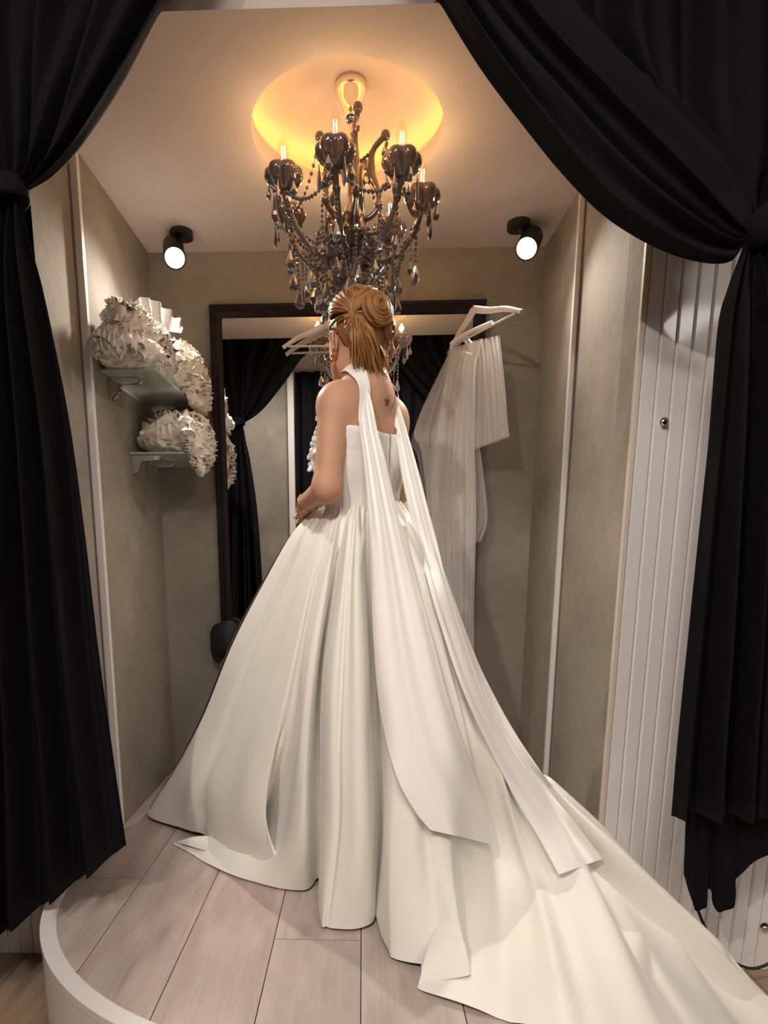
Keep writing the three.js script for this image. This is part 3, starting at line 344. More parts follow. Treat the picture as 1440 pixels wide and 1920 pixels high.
// ------------------------------------------------------------------ chandelier
{
  const top = 2.345, t = thing('chandelier', 'smoky glass chandelier with candle bulbs and hanging crystals', 'chandelier', [-0.042, top, -2.035]), Y = (y) => y - top;
  const smoke = phys({ color: lin(0.26, 0.215, 0.205), roughness: 0.04, transmission: 0.72, thickness: 0.01, ior: 1.52, attenuationColor: lin(0.13, 0.09, 0.075), attenuationDistance: 0.012, specularIntensity: 1 });
  const cupGlass = phys({ color: lin(0.16, 0.115, 0.10), roughness: 0.12, transmission: 0.45, thickness: 0.004, ior: 1.52, clearcoat: 1, clearcoatRoughness: 0.05 });
  const armGlass = phys({ color: lin(0.13, 0.098, 0.085), roughness: 0.1, transmission: 0.35, thickness: 0.008, ior: 1.5, clearcoat: 1, clearcoatRoughness: 0.06 });
  part('canopy', lathe([[0, Y(2.345)], [0.047, Y(2.345)], [0.048, Y(2.33)], [0.044, Y(2.318)], [0.032, Y(2.295)], [0.024, Y(2.275)], [0.021, Y(2.262)], [0.019, Y(2.252)], [0.012, Y(2.243)], [0.0, Y(2.24)]], 40), M.chrome, t);
  part('rod', cyl(0.0045, 0.0045, 0.16, 12).translate(0, Y(2.165), 0), M.chrome, t);
  part('column', lathe([[0.0, Y(2.12)], [0.012, Y(2.12)], [0.016, Y(2.10)], [0.009, Y(2.08)], [0.011, Y(2.03)], [0.024, Y(2.01)], [0.027, Y(1.995)], [0.018, Y(1.978)], [0.012, Y(1.96)], [0.013, Y(1.93)], [0.03, Y(1.915)], [0.034, Y(1.895)], [0.02, Y(1.875)], [0.015, Y(1.855)], [0.02, Y(1.83)], [0.03, Y(1.815)], [0.022, Y(1.795)], [0.01, Y(1.78)], [0, Y(1.775)]], 20), armGlass, t);
  const scallop = (pts, n, amp) => { const g = lathe(pts, 64), p = g.attributes.position; for (let i = 0; i < p.count; i++) { const x = p.getX(i), z = p.getZ(i), r = Math.hypot(x, z), k = 1 + amp * sstep(0.015, 0.045, r) * (Math.abs(Math.cos(Math.atan2(z, x) * n / 2)) - 0.6); p.setX(i, x * k); p.setZ(i, z * k); } g.computeVertexNormals(); return g; };
  part('center_dish', scallop([[0.012, Y(1.905)], [0.03, Y(1.892)], [0.058, Y(1.90)], [0.074, Y(1.925)], [0.071, Y(1.926)], [0.055, Y(1.906)], [0.03, Y(1.898)], [0.012, Y(1.91)]], 10, 0.16), cupGlass, t);
  part('lower_dish', scallop([[0.01, Y(1.80)], [0.03, Y(1.795)], [0.045, Y(1.81)], [0.043, Y(1.812)], [0.03, Y(1.80)], [0.01, Y(1.805)]], 8, 0.16), cupGlass, t);
  const dropGeo = (L, w) => { const g = new THREE.LatheGeometry([[0.0002, 0], [0.12 * w, -0.12 * L], [0.30 * w, -0.38 * L], [0.47 * w, -0.62 * L], [0.5 * w, -0.76 * L], [0.38 * w, -0.9 * L], [0.0002, -L]].map(([x, y]) => new THREE.Vector2(x, y)), 8).toNonIndexed(); g.scale(1, 1, 0.6); g.computeVertexNormals(); return g; };
  const dropS = dropGeo(0.040, 0.024), dropM = dropGeo(0.054, 0.034), dropL = dropGeo(0.062, 0.044), spear = dropGeo(0.075, 0.020);
  const beadGeo = new THREE.IcosahedronGeometry(0.0056, 1), beadSmall = new THREE.IcosahedronGeometry(0.0042, 1);
  const drop = (g, p) => { const m = part('crystal_drop', g, smoke, t); m.position.copy(p); m.rotation.y = rr(0, 6.28); };
  const chain = (a, b, sag, n, geo = beadGeo) => { const out = []; for (let i = 0; i <= n; i++) { const k = i / n, p = a.clone().lerp(b, k); p.y -= sag * 4 * k * (1 - k); out.push(geo.clone().translate(p.x, p.y, p.z)); } const wire = []; for (let i = 0; i <= 8; i++) { const k = i / 8, p = a.clone().lerp(b, k); p.y -= sag * 4 * k * (1 - k); wire.push(p); } const w = tube(wire, 0.0008, 12, 4); out.push(w); part('bead_chain', join(out), armGlass, t); };
  const N = 7, cups = [], horns = [];
  const bulbGlass = phys({ color: lin(1, 0.95, 0.88), roughness: 0.02, transmission: 1, thickness: 0 }), fil = std({ color: 0xffffff, emissive: CANDLE, emissiveIntensity: 18 }), sleeveMat = std({ color: lin(0.36, 0.33, 0.3), roughness: 0.35, metalness: 0.5 });
  const polar = (r, a, y) => V(r * Math.cos(a), Y(y), r * Math.sin(a));
  const bulbProf = [[0.007, 0], [0.0125, 0.012], [0.0155, 0.028], [0.0145, 0.044], [0.0095, 0.06], [0.004, 0.072], [0.0004, 0.077]];
  const cupShape = scallop([[0.006, -0.028], [0.02, -0.025], [0.038, -0.012], [0.048, 0.008], [0.047, 0.024], [0.041, 0.032], [0.038, 0.029], [0.042, 0.018], [0.042, 0.006], [0.032, -0.009], [0.016, -0.019], [0.006, -0.022]], 6, 0.2); cupShape.scale(1.08, 1, 1.08);
  for (let i = 0; i < N; i++) {
    const a = (100 + i * 360 / N) * Math.PI / 180, R = 0.216, yc = 2.032 + (i % 2) * 0.006, c = polar(R, a, yc); cups.push([c, a]);
    const arm = part('arm', join([taperTube([polar(0.025, a, 1.90), polar(0.075, a, 1.872), polar(0.125, a, 1.878), polar(0.165, a, 1.91), polar(0.195, a, 1.955), polar(R, a, yc - 0.024)], () => 0.0085, 0, 24, 8), new THREE.SphereGeometry(0.013, 12, 8).translate(...polar(0.125, a, 1.878).toArray()), new THREE.SphereGeometry(0.012, 12, 8).translate(...polar(0.2, a, 1.965).toArray())]), armGlass, t);
    const cup = part('candle_cup', cupShape, cupGlass, t); cup.position.copy(c);
    part('candle_sleeve', cyl(0.0095, 0.0095, 0.045, 16).translate(0, 0.02, 0), sleeveMat, cup);
    part('bulb', lathe(bulbProf, 20).translate(0, 0.043, 0), bulbGlass, cup);
    part('filament', join([-1, 1].map((s) => cyl(0.0013, 0.0013, 0.034, 6).translate(s * 0.004, 0.070, 0))), fil, cup);
    const l = new THREE.PointLight(CANDLE, 0.05, 0, 2); l.position.copy(c).add(V(0, 0.066, 0)); l.castShadow = true; l.shadow.radius = 0.6; t.add(l);
    void arm;
    for (let k = 0; k < 5; k++) { const b = a + (k - 2) * 1.02 + 0.2, p = c.clone().add(V(0.044 * Math.cos(b), 0.006, 0.044 * Math.sin(b))); chain(p, p.clone().add(V(0, -0.016, 0)), 0, 1, beadSmall); drop(k % 2 ? spear : dropS, p.clone().add(V(0, -0.022, 0))); }
    // strands below the cup and the arm
    const s0 = polar(0.2, a, 1.955), L1 = 0.03 + 0.02 * ((i * 3) % 4) / 3; chain(s0, s0.clone().add(V(0, -L1 - 0.03, 0)), 0, 5); drop(i % 2 ? dropL : dropM, s0.clone().add(V(0, -L1 - 0.037, 0)));
    const s1 = polar(0.13, a + 0.12, 1.868); chain(s1, s1.clone().add(V(0, -0.03, 0)), 0, 3); drop(i % 3 ? dropL : dropM, s1.clone().add(V(0, -0.036, 0)));
    for (const [q, r0, y0, y1, g] of [[0.25, 0.185, 1.94, 1.86, dropS], [-0.3, 0.15, 1.875, 1.83, spear], [0.62, 0.105, 1.86, 1.79, dropM], [-0.15, 0.09, 1.865, 1.80, dropL], [0.4, 0.055, 1.81, 1.775, dropS]]) { const p = polar(r0, a + q, y0), e = polar(r0, a + q, y1); chain(p, e, 0, Math.max(2, Math.round((y0 - y1) / 0.0125)), beadSmall); drop(g, e.clone().add(V(0, -0.005, 0))); }
    const s2 = polar(0.165, a + 0.4, 1.885), s3 = polar(0.16, a + 0.55, 1.80); chain(s2, s3, 0, 7); drop(dropM, s3.clone().add(V(0, -0.004, 0)));
  }
  for (let i = 0; i < N; i++) { // swags between neighbouring cups and towards the middle
    const [c, a] = cups[i], [d] = cups[(i + 1) % N]; chain(c.clone().add(V(0, -0.02, 0)), d.clone().add(V(0, -0.02, 0)), 0.05, 16);
    chain(polar(0.19, a, 1.95), polar(0.07, a + 0.2, 1.93), 0.035, 11); chain(polar(0.125, a, 1.87), polar(0.03, a + 0.3, 1.80), 0.02, 9); chain(polar(0.07, a, 1.91), polar(0.045, a + 0.5, 1.81), 0.02, 8);
    drop(dropS, polar(0.044, a + 0.3, 1.80)); drop(i % 2 ? spear : dropM, polar(0.072, a + 0.1, 1.918));
  }
  for (let i = 0; i < 5; i++) { // upward scrolls
    const a = (78 + i * 72) * Math.PI / 180, h = [0.03, -0.01, -0.04, 0.0, 0.015][i];
    const g = taperTube([polar(0.02, a, 1.985), polar(0.06, a, 1.99), polar(0.085, a, 2.02), polar(0.082, a, 2.06), polar(0.062, a, 2.10 + h * 0.5), polar(0.066, a, 2.15 + h), polar(0.098, a, 2.185 + h)], (q) => 0.0085 + 0.006 * Math.exp(-(((q - 0.62) / 0.12) ** 2)), 0, 28, 8), tip = polar(0.103, a, 2.188 + h);
    part('scroll', join([g, new THREE.IcosahedronGeometry(0.0145, 2).translate(tip.x, tip.y, tip.z), new THREE.SphereGeometry(0.014, 12, 8).translate(...polar(0.085, a, 2.02).toArray())]), armGlass, t); horns.push(tip);
    chain(tip, polar(0.006, a, 2.13), 0.008, 11); chain(tip, polar(0.19, a + 0.5, 2.0), 0.05, 15); drop(dropS, tip.clone().add(V(0, -0.02, 0))); drop(spear, polar(0.085, a, 2.005)); drop(dropM, polar(0.04, a + 0.5, 1.985));
  }
  drop(dropL, V(0, Y(1.772), 0));
}
// ------------------------------------------------------------------ glass shelves and the lace pieces
function shelf(label, y, z0, z1, x1, brackets) {
  const t = thing('glass_shelf', label, 'shelf', [XL, y, (z0 + z1) / 2], 'glass shelves in the corner'), o = V(XL, y, (z0 + z1) / 2);
  part('shelf_panel', rblock(0.004, x1 - XL, -0.008, 0, z0 - o.z, z1 - o.z, 0.002), phys({ color: lin(0.72, 0.78, 0.74), roughness: 0.25, transmission: 0.55, thickness: 0, ior: 1.5 }), t);
  for (const z of brackets) {
    const s = new THREE.Shape(); s.moveTo(0, 0); s.lineTo(0.105, 0); s.quadraticCurveTo(0.116, -0.006, 0.105, -0.013); s.lineTo(0.045, -0.016); s.quadraticCurveTo(0.036, -0.02, 0.032, -0.036); s.quadraticCurveTo(0.026, -0.058, 0.008, -0.066); s.lineTo(0, -0.066);
    part('bracket', new THREE.ExtrudeGeometry(s, { depth: 0.014, bevelEnabled: true, bevelSize: 0.003, bevelThickness: 0.003, bevelSegments: 2 }).translate(0.003, -0.0115, z - o.z - 0.007), M.chrome, t, 'chrome shelf bracket');
  }
}
shelf('upper glass shelf carrying the large lace pile', 1.60, -2.685, -2.125, -0.69, [-2.2, -2.58]);
shelf('lower glass shelf with the single folded lace piece', 1.372, -2.685, -2.345, -0.675, [-2.37, -2.53]);
function fabricPile(name, label, lobes, lo, hi, mat, cut, ruffle = 1) {
  const f = blend(lobes.map(([c, r]) => egg(c, r)), 0.045);
  const g = fieldMesh((x, y, z) => {
    let d = f(x, y, z); if (d > 0.09) return d;
    const w1 = fbm(x * 6 + 3, y * 6, z * 6, 3), w2 = noise(x * 11 + w1 * 5, y * 30 + w1 * 9, z * 9 + w1 * 4), w3 = fbm(x * 48, y * 48, z * 48, 2), w4 = noise(x * 26 + w1 * 8, y * 14, z * 30 + w1 * 8);
    d += ruffle * (0.022 * (Math.abs(w2) - 0.3) + 0.012 * (Math.abs(w4) - 0.3) + 0.018 * w1 + 0.004 * w3);
    return Math.max(d, ...cut.map((c) => c(x, y, z)));
  }, lo, hi, 0.0065, 1.5);
  const list = [g.toNonIndexed()], ok = (x, y, z) => Math.max(...cut.map((c) => c(x, y, z))) < -0.001;
  for (let n = 0; n < 60; n++) { // flounces gathered along the outside
    const [c, r] = lobes[n % lobes.length], d0 = V(rr(-0.4, 1), rr(-0.1, 1), rr(-1, 1)).normalize(), ax = V(rr(-0.5, 0.5), rr(-0.6, 0.6), rr(-0.5, 0.5)).normalize(), arc = rr(1.0, 2.2), wide = rr(0.028, 0.05), nu = 44, nv = 5, fr = rr(14, 26), ph = rr(0, 6), pos = [], uv = [], idx = []; let bad = 0;
    for (let i = 0; i <= nu; i++) {
      const d = d0.clone().applyAxisAngle(ax, (i / nu - 0.5) * arc), w = ax.clone().cross(d).cross(d).normalize();
      for (let j = 0; j <= nv; j++) {
        const v = j / nv, q = V(c[0] + d.x * r[0], c[1] + d.y * r[1], c[2] + d.z * r[2]).addScaledVector(w, (v - 0.3) * wide);
        let nn = V(0, 1, 0); for (let k = 0; k < 4; k++) { const e = 0.004, dd = f(q.x, q.y, q.z); nn = V(f(q.x + e, q.y, q.z) - f(q.x - e, q.y, q.z), f(q.x, q.y + e, q.z) - f(q.x, q.y - e, q.z), f(q.x, q.y, q.z + e) - f(q.x, q.y, q.z - e)).normalize(); q.addScaledVector(nn, -clamp(dd, -0.03, 0.03)); }
        q.addScaledVector(nn, -0.004 + v * (0.014 + 0.012 * Math.sin(i / nu * fr * arc + ph + noise(i * 0.2, n)) + 0.006 * noise(i * 0.5, j, n)));
        if (!ok(q.x, q.y, q.z)) bad++; pos.push(q.x, q.y, q.z); uv.push(i / nu * 0.3, v * 0.08);
      }
    }
    if (bad > 0) continue;
    for (let i = 0; i < nu; i++) for (let j = 0; j < nv; j++) { const q = i * (nv + 1) + j; idx.push(q, q + nv + 1, q + 1, q + 1, q + nv + 1, q + nv + 2); }
    const h = new THREE.BufferGeometry(); h.setAttribute('position', new THREE.Float32BufferAttribute(pos, 3)); h.setAttribute('uv', new THREE.Float32BufferAttribute(uv, 2)); h.setIndex(idx); h.computeVertexNormals(); list.push(h);
  }
  const t = thing(name, label, 'lace dress', lobes[0][0], 'folded lace pieces on the glass shelves'), back = (q) => q.translate(-lobes[0][0][0], -lobes[0][0][1], -lobes[0][0][2]);
  part('folded_body', back(list[0]), mat, t); if (list.length > 1) { const m = part('ruffles', back(join(list.slice(1))), mat, t); m.userData.kind = 'stuff'; }
  return t;
}
const wallCut = (x) => XL + 0.004 - x, backCut = (x, y, z) => BACK + 0.004 - z;
fabricPile('folded_lace_dress', 'big ivory lace dress folded on the near half of the upper shelf', [[[-0.785, 1.645, -2.15], [0.085, 0.045, 0.14]], [[-0.79, 1.715, -2.22], [0.07, 0.06, 0.12]], [[-0.80, 1.765, -2.17], [0.055, 0.04, 0.085]], [[-0.755, 1.70, -2.32], [0.075, 0.08, 0.09]], [[-0.82, 1.64, -2.03], [0.045, 0.022, 0.045]]], [-0.90, 1.55, -2.5], [-0.60, 1.92, -1.88], M.lace, [wallCut, (x, y, z) => -2.385 - z, (x, y, z) => z > -2.12 || x > -0.688 ? -1 : 1.602 - y, (x, y, z) => y < 1.603 && x < -0.675 && z < -2.11 && x > XL ? 1.603 - y : -1]);
fabricPile('folded_lace_dress', 'bright ruffled lace dress spilling over the far end of the upper shelf', [[[-0.755, 1.68, -2.54], [0.09, 0.07, 0.12]], [[-0.73, 1.735, -2.52], [0.065, 0.065, 0.09]], [[-0.69, 1.655, -2.54], [0.045, 0.075, 0.10]], [[-0.668, 1.61, -2.56], [0.022, 0.06, 0.085]]], [-0.90, 1.46, -2.70], [-0.55, 1.88, -2.34], M.laceWarm, [wallCut, backCut, (x, y) => x < -0.684 ? 1.603 - y : -1, (x, y, z) => z + 2.398, (x, y) => 1.563 - y]);
fabricPile('folded_lace_dress', 'crumpled cream lace dress on the lower shelf with a hanging end', [[[-0.775, 1.425, -2.5], [0.11, 0.05, 0.16]], [[-0.76, 1.48, -2.53], [0.1, 0.055, 0.13]], [[-0.70, 1.46, -2.5], [0.075, 0.06, 0.13]], [[-0.655, 1.40, -2.5], [0.025, 0.06, 0.11]], [[-0.645, 1.345, -2.47], [0.018, 0.045, 0.035]]], [-0.90, 1.28, -2.70], [-0.56, 1.58, -2.28], M.laceWarm, [wallCut, backCut, (x, y) => x < -0.669 ? 1.375 - y : -1, (x, y) => y - 1.548]);
{ // tulle standing up behind the pile
  const net = []; for (let i = 0; i <= 6; i++) { const u = i / 6; net.push([0, 0.4, 0.75, 1].map((v) => [mix(-865, -690, u), mix(1770, 1770 + 95 * Math.sin(Math.PI * (0.15 + 0.7 * u)), v), -2420 + 50 * v * Math.sin(u * 5) - 60 * u])); }
  const tb = single('tulle_bundle', 'sheer tulle sticking up behind the upper lace pile', 'tulle', sheet(net, 60, 20, { bend: (u, v) => 0.012 * Math.sin(u * 40) * v }), M.tulle); tb.position.set(0, 0.045, 0.045);
}
// ------------------------------------------------------------------ hangers on the mirror and the veil
function hanger(label, apex, left, right, hook, mat, group) {
  const t = thing('hanger', label, 'hanger', apex.toArray(), group), A = V(0, 0, 0), L = left.clone().sub(apex), R = right.clone().sub(apex), H = hook.clone().sub(apex);
  const arm = (e) => { const m = e.clone().multiplyScalar(0.35); m.y = e.y * 0.30; const d = e.clone().normalize(); return taperTube([A.clone(), m.clone().add(V(0, -0.004, 0)), e.clone().multiplyScalar(0.7).add(V(0, 0.006, 0)), e.clone().addScaledVector(d, 0.012)], (q) => 0.0135 - 0.006 * q, 0, 20, 10); };
  part('shoulder_arm', arm(L), mat, t); part('shoulder_arm', arm(R), mat, t);
  const bl = L.clone().multiplyScalar(0.93).add(V(0, -0.006, 0)), br = R.clone().multiplyScalar(0.93).add(V(0, -0.006, 0)); part('trouser_bar', tube([bl, bl.clone().lerp(br, 0.5), br], 0.0042, 12, 8), mat, t);
  const s = V(L.x - R.x, 0, L.z - R.z).normalize(); part('hook', tube([V(0, 0.008, 0), V(0, 0.025, 0).addScaledVector(s, -0.001).add(V(H.x * 0.15, 0, H.z * 0.15)), V(H.x * 0.6, H.y * 0.75, H.z * 0.55).addScaledVector(V(1, 0, 0), 0.008), V(H.x, H.y + 0.012, H.z), V(H.x - 0.012, H.y + 0.004, H.z - 0.012)], 0.0017, 24, 8), M.chrome, t, 'thin wire hook');
  return t;
}
const hangerWhite = phys({ color: lin(0.76, 0.71, 0.68), roughness: 0.4 });
hanger('pale hanger with the veil, hooked on the right of the mirror frame', V(0.4205, 1.913, -2.515), V(0.356, 1.816, -2.615), V(0.556, 1.85, -2.37), V(0.414, 1.978, -2.66), hangerWhite, 'hangers on the mirror frame');
hanger('empty pale hanger half hidden behind the head of the bride', V(-0.152, 1.912, -2.64), V(-0.318, 1.826, -2.625), V(0.02, 1.826, -2.63), V(-0.151, 1.982, -2.664), hangerWhite, 'hangers on the mirror frame');
{
  const t = thing('bridal_veil', 'long sheer white tulle veil draped over the hanger by the mirror', 'veil', [0.42, 1.0, -2.53]), put = (name, net, nu, nv, amp, f, m = M.tulle) => { const g = sheet(NETS[net], nu, nv, { bend: (u, v) => amp * (0.35 + 0.65 * Math.sin(Math.min(1, v * 1.6) * Math.PI / 2)) * (Math.sin(u * f + 1.5 * noise(u * 5, v * 2)) + 0.5 * Math.sin(u * f * 2.3 + 4)) }); g.translate(-0.42, -1.0, 2.53); return part(name, g, m, t); };
  put('long_layer', 'veil_long', 120, 60, 0.006, 36); put('long_layer', 'veil_long', 120, 60, 0.008, 23).position.set(0.004, 0, -0.018);
  put('middle_layer', 'veil_mid', 90, 40, 0.007, 24); put('short_layer', 'veil_short', 110, 40, 0.006, 40); put('short_layer', 'veil_short', 90, 40, 0.006, 26).position.set(0.003, -0.004, -0.014); put('loose_corner', 'veil_corner', 50, 30, 0.006, 20);
  part('gather', tube([[-0.068, 0.822, -0.082], [-0.06, 0.825, -0.06], [-0.02, 0.838, -0.02], [0.03, 0.845, 0.03], [0.06, 0.845, 0.07]].map((p) => V(...p)), 0.009, 30, 8), M.chiffon, t);
}
// ------------------------------------------------------------------ black drapes at the opening
const folds = (seedV, n, amp) => (u, v) => amp(v, u) * (Math.sin(u * n + 2.2 * noise(u * 6 + seedV, v * 0.8)) + 0.45 * Math.sin(u * n * 2.1 + seedV + 1.5 * noise(u * 9, v, seedV)));
function ring(center, rx, ry, rz, tilt, w) {
  const pts = []; for (let i = 0; i < 24; i++) { const a = i / 24 * Math.PI * 2; pts.push(V(rx * Math.cos(a), 0, rz * Math.sin(a))); }
  const g = tube(pts, w, 64, 10, true); const p = g.attributes.position; for (let i = 0; i < p.count; i++) p.setY(i, p.getY(i) * ry); g.computeVertexNormals(); g.rotateZ(tilt); return g.translate(...center);
}
{
  const t = thing('tied_drape', 'black drape tied back on the left of the opening', 'curtain', [-0.9, GROUND, -1.48], 'black drapes at the niche opening'), at = (g) => g.translate(0.9, -GROUND, 1.48);
  part('swag', at(sheet(NETS.left_upper, 260, 90, { bend: folds(3, 62, (v) => mix(0.032, 0.005, sstep(0.45, 1, v))) })), M.curtain, t);
  part('fall', at(sheet(NETS.left_fall, 260, 110, { bend: folds(8, 48, (v) => mix(0.005, 0.036, sstep(0, 0.5, v))) })), M.curtain, t);
  part('tieback', at(ring([-0.83, 1.772, -1.485], 0.07, 2.4, 0.045, 0.25, 0.010)), M.curtain, t);
}
{
  const t = thing('tied_drape', 'black drape swept to the right and tied with a cord', 'curtain', [1.0, GROUND, -1.48], 'black drapes at the niche opening'), at = (g) => g.translate(-1.0, -GROUND, 1.48);
  part('swag', at(sheet(NETS.right_swag, 300, 110, { bend: folds(5, 46, (v, u) => (u < 0.4 ? 0.018 : 0.03) * mix(1, 0.3, sstep(0.7, 1, v))) })), M.curtain, t);
  part('fall', at(sheet(NETS.right_fall, 240, 110, { bend: folds(11, 36, (v) => mix(0.008, 0.034, sstep(0, 0.4, v))) })), M.curtain, t);
  part('lining', at(sheet(NETS.right_lining, 120, 40, { bend: folds(2, 30, () => 0.006) })), M.curtain, t);
  part('tieback', at(ring([0.862, 1.684, -1.45], 0.06, 3.0, 0.042, 0.75, 0.011)), M.curtain, t);
  part('cord_loop', at(tube([[0.855, 1.63, -1.40], [0.845, 1.57, -1.395], [0.838, 1.52, -1.395], [0.844, 1.505, -1.395], [0.852, 1.53, -1.395], [0.856, 1.60, -1.40]], 0.0028, 30, 6)), M.curtain, t);
}
{
  const t = thing('curtain_rail', 'black rail above the niche opening that carries both drapes', 'curtain rail', [0, 2.775, -1.49]);
  part('rod', cyl(0.014, 0.014, 4.0, 20).rotateZ(Math.PI / 2), M.blackMetal, t);
  for (const x of [-1.8, 0, 1.8]) part('bracket', rblock(x - 0.012, x + 0.012, -0.02, 0.02, -0.118, 0.0, 0.003), M.blackMetal, t);
}
single('power_cable', 'thin black cable drooping in front of the white boards', 'cable', tube([[0.92, 0.159, -1.6], [0.941, 0.053, -1.6], [0.972, -0.03, -1.6], [1.02, -0.113, -1.6], [1.083, -0.177, -1.6], [1.139, -0.198, -1.6], [1.182, -0.183, -1.6], [1.237, -0.134, -1.6]], 0.0042, 48, 8), M.black);
{
  const hook = (label, x, y) => { const t = thing('coat_hook', label, 'hook', [x, y, FRONT], 'chrome fittings on the white boards'); part('knob', lathe([[0, 0.016], [0.007, 0.015], [0.0095, 0.011], [0.008, 0.007], [0.0045, 0.004], [0.0045, 0], [0, 0]], 24).rotateX(Math.PI / 2), M.chrome, t); part('knob_rosette', lathe([[0, 0.003], [0.010, 0.003], [0.0115, 0], [0, 0]], 24).rotateX(Math.PI / 2).translate(0.004, 0.003, 0.0002), M.blackMetal, t); };
  hook('chrome knob on the white boards beside the drape, about chest height', 0.789, 1.326); hook('chrome screw head low on the white boards by the cable', 1.225, -0.129);
}
{ // dark pouch at the lower corner of the mirror
  const g = fieldMesh((x, y, z) => blend([egg([-0.595, 0.62, -2.62], [0.055, 0.085, 0.04]), egg([-0.65, 0.60, -2.64], [0.03, 0.08, 0.03])], 0.03)(x, y, z) + 0.006 * noise(x * 30, y * 20, z * 30), [-0.72, 0.48, -2.68], [-0.50, 0.74, -2.54], 0.008);
  single('dark_pouch', 'small black cloth pouch at the lower left corner of the mirror', 'pouch', g, M.black);
}
// ------------------------------------------------------------------ the bride
{
  const C = V(-0.002, 0, -1.86), turn = 52 * Math.PI / 180, t = thing('person', 'bride in a strapless ivory ball gown with hair up, seen from behind', 'person', [C.x, 0, C.z]);
  const rot = new THREE.Matrix4().makeRotationY(turn), place = (g) => g.applyMatrix4(rot), inWorld = (g) => g.translate(-C.x, 0, -C.z);
  // body, facing -z in its own frame
  const torso = [cone([-0.07, 0.97, 0.01], [0.07, 0.97, 0.01], 0.105, 0.105), cone([-0.033, 1.12, 0], [0.033, 1.12, 0], 0.08, 0.08), cone([-0.05, 1.23, 0], [0.05, 1.23, 0], 0.086, 0.086), cone([-0.075, 1.33, 0.012], [0.075, 1.33, 0.012], 0.076, 0.076), cone([-0.1, 1.396, 0.01], [0.1, 1.396, 0.01], 0.047, 0.047), cone([-0.092, 1.405, 0.012], [0, 1.46, 0.018], 0.034, 0.044), cone([0.092, 1.405, 0.012], [0, 1.46, 0.018], 0.036, 0.044), cone([0, 1.42, 0.018], [0, 1.55, -0.012], 0.05, 0.045), cone([-0.058, 1.275, -0.06], [-0.055, 1.26, -0.085], 0.055, 0.045), cone([0.058, 1.275, -0.06], [0.055, 1.26, -0.085], 0.055, 0.045)];
  const legs = []; for (const s of [-1, 1]) legs.push(cone([s * 0.085, 0.93, 0.005], [s * 0.07, 0.5, -0.01], 0.085, 0.05), cone([s * 0.07, 0.5, -0.01], [s * 0.06, 0.13, 0.02], 0.05, 0.03), cone([s * 0.06, 0.12, 0.03], [s * 0.06, 0.03, -0.11], 0.028, 0.02), cone([s * 0.06, 0.11, 0.035], [s * 0.06, 0.012, 0.045], 0.02, 0.008));
  const WL = [-0.078, 1.14, -0.165], WR = [0.085, 1.135, -0.165], EL = [-0.183, 1.165, 0.022], ER = [0.182, 1.15, 0.025];
  const arms = [cone([-0.133, 1.39, 0.008], EL, 0.047, 0.037), cone(EL, WL, 0.037, 0.024), cone([0.128, 1.39, 0.008], ER, 0.046, 0.036), cone(ER, WR, 0.036, 0.024)];
  const torsoF = blend(torso, 0.06), legF = blend(legs, 0.03), armLF = smin;
  const bodyF = (x, y, z) => { let d = torsoF(x, y, z); if (y < 1.1) d = smin(d, legF(x, y, z), 0.06); if (y > 1.02) { const ka = mix(0.007, 0.05, sstep(1.30, 1.39, y)); d = smin(d, smin(arms[0](x, y, z), arms[1](x, y, z), 0.03), ka); d = smin(d, smin(arms[2](x, y, z), arms[3](x, y, z), 0.03), ka); } return d; };
  void armLF;
  const bodyGeo = join([fieldMesh(bodyF, [-0.29, 0.95, -0.26], [0.29, 1.57, 0.17], 0.008), fieldMesh((x, y, z) => Math.max(bodyF(x, y, z), y - 0.965), [-0.25, -0.01, -0.2], [0.25, 0.99, 0.17], 0.012)]);
  // hands: palm, four fingers and a thumb laid over the front of the skirt
  function hand(w, dir, nrm, s) {
    const d = V(...dir).normalize(), n = V(...nrm).normalize(), q = new THREE.Vector3().crossVectors(d, n).normalize().multiplyScalar(s), at = (a, b, c) => V(...w).addScaledVector(d, a).addScaledVector(q, b).addScaledVector(n, c).toArray();
    const pal = blend([cone(w, at(0.03, 0, 0), 0.023, 0.022), cone(at(0.03, -0.018, 0), at(0.08, -0.026, 0), 0.014, 0.011), cone(at(0.03, 0, 0.002), at(0.085, 0, 0.002), 0.015, 0.011), cone(at(0.03, 0.018, 0), at(0.08, 0.024, 0), 0.014, 0.01)], 0.016), fl = [[-0.027, 0.066], [-0.009, 0.075], [0.009, 0.07], [0.026, 0.055]], fs = [pal];
    for (const [b, L] of fl) { const p = [at(0.08, b, 0.002), at(0.08 + L * 0.45, b * 1.12, -0.006), at(0.08 + L * 0.75, b * 1.16, -0.02), at(0.08 + L * 0.92, b * 1.16, -0.036)]; fs.push(cone(p[0], p[1], 0.0092, 0.0082), cone(p[1], p[2], 0.0082, 0.0075), cone(p[2], p[3], 0.0075, 0.006)); }
    const th = [at(0.028, -0.022, -0.004), at(0.058, -0.045, -0.012), at(0.085, -0.052, -0.022)]; fs.push(cone(th[0], th[1], 0.012, 0.0095), cone(th[1], th[2], 0.0095, 0.0075));
    const f = (x, y, z) => { let m = 1e3; for (const k of fs) m = smin(m, k(x, y, z), 0.005); return m; }, c = at(0.075, 0, -0.01);
    return fieldMesh(f, c.map((x) => x - 0.12), c.map((x) => x + 0.12), 0.004);
  }
  const hands = [hand(WL, [0.72, -0.15, -0.62], [-0.5, 0.55, -0.66], -1), hand(WR, [-0.72, -0.12, -0.62], [0.5, 0.55, -0.66], 1)];
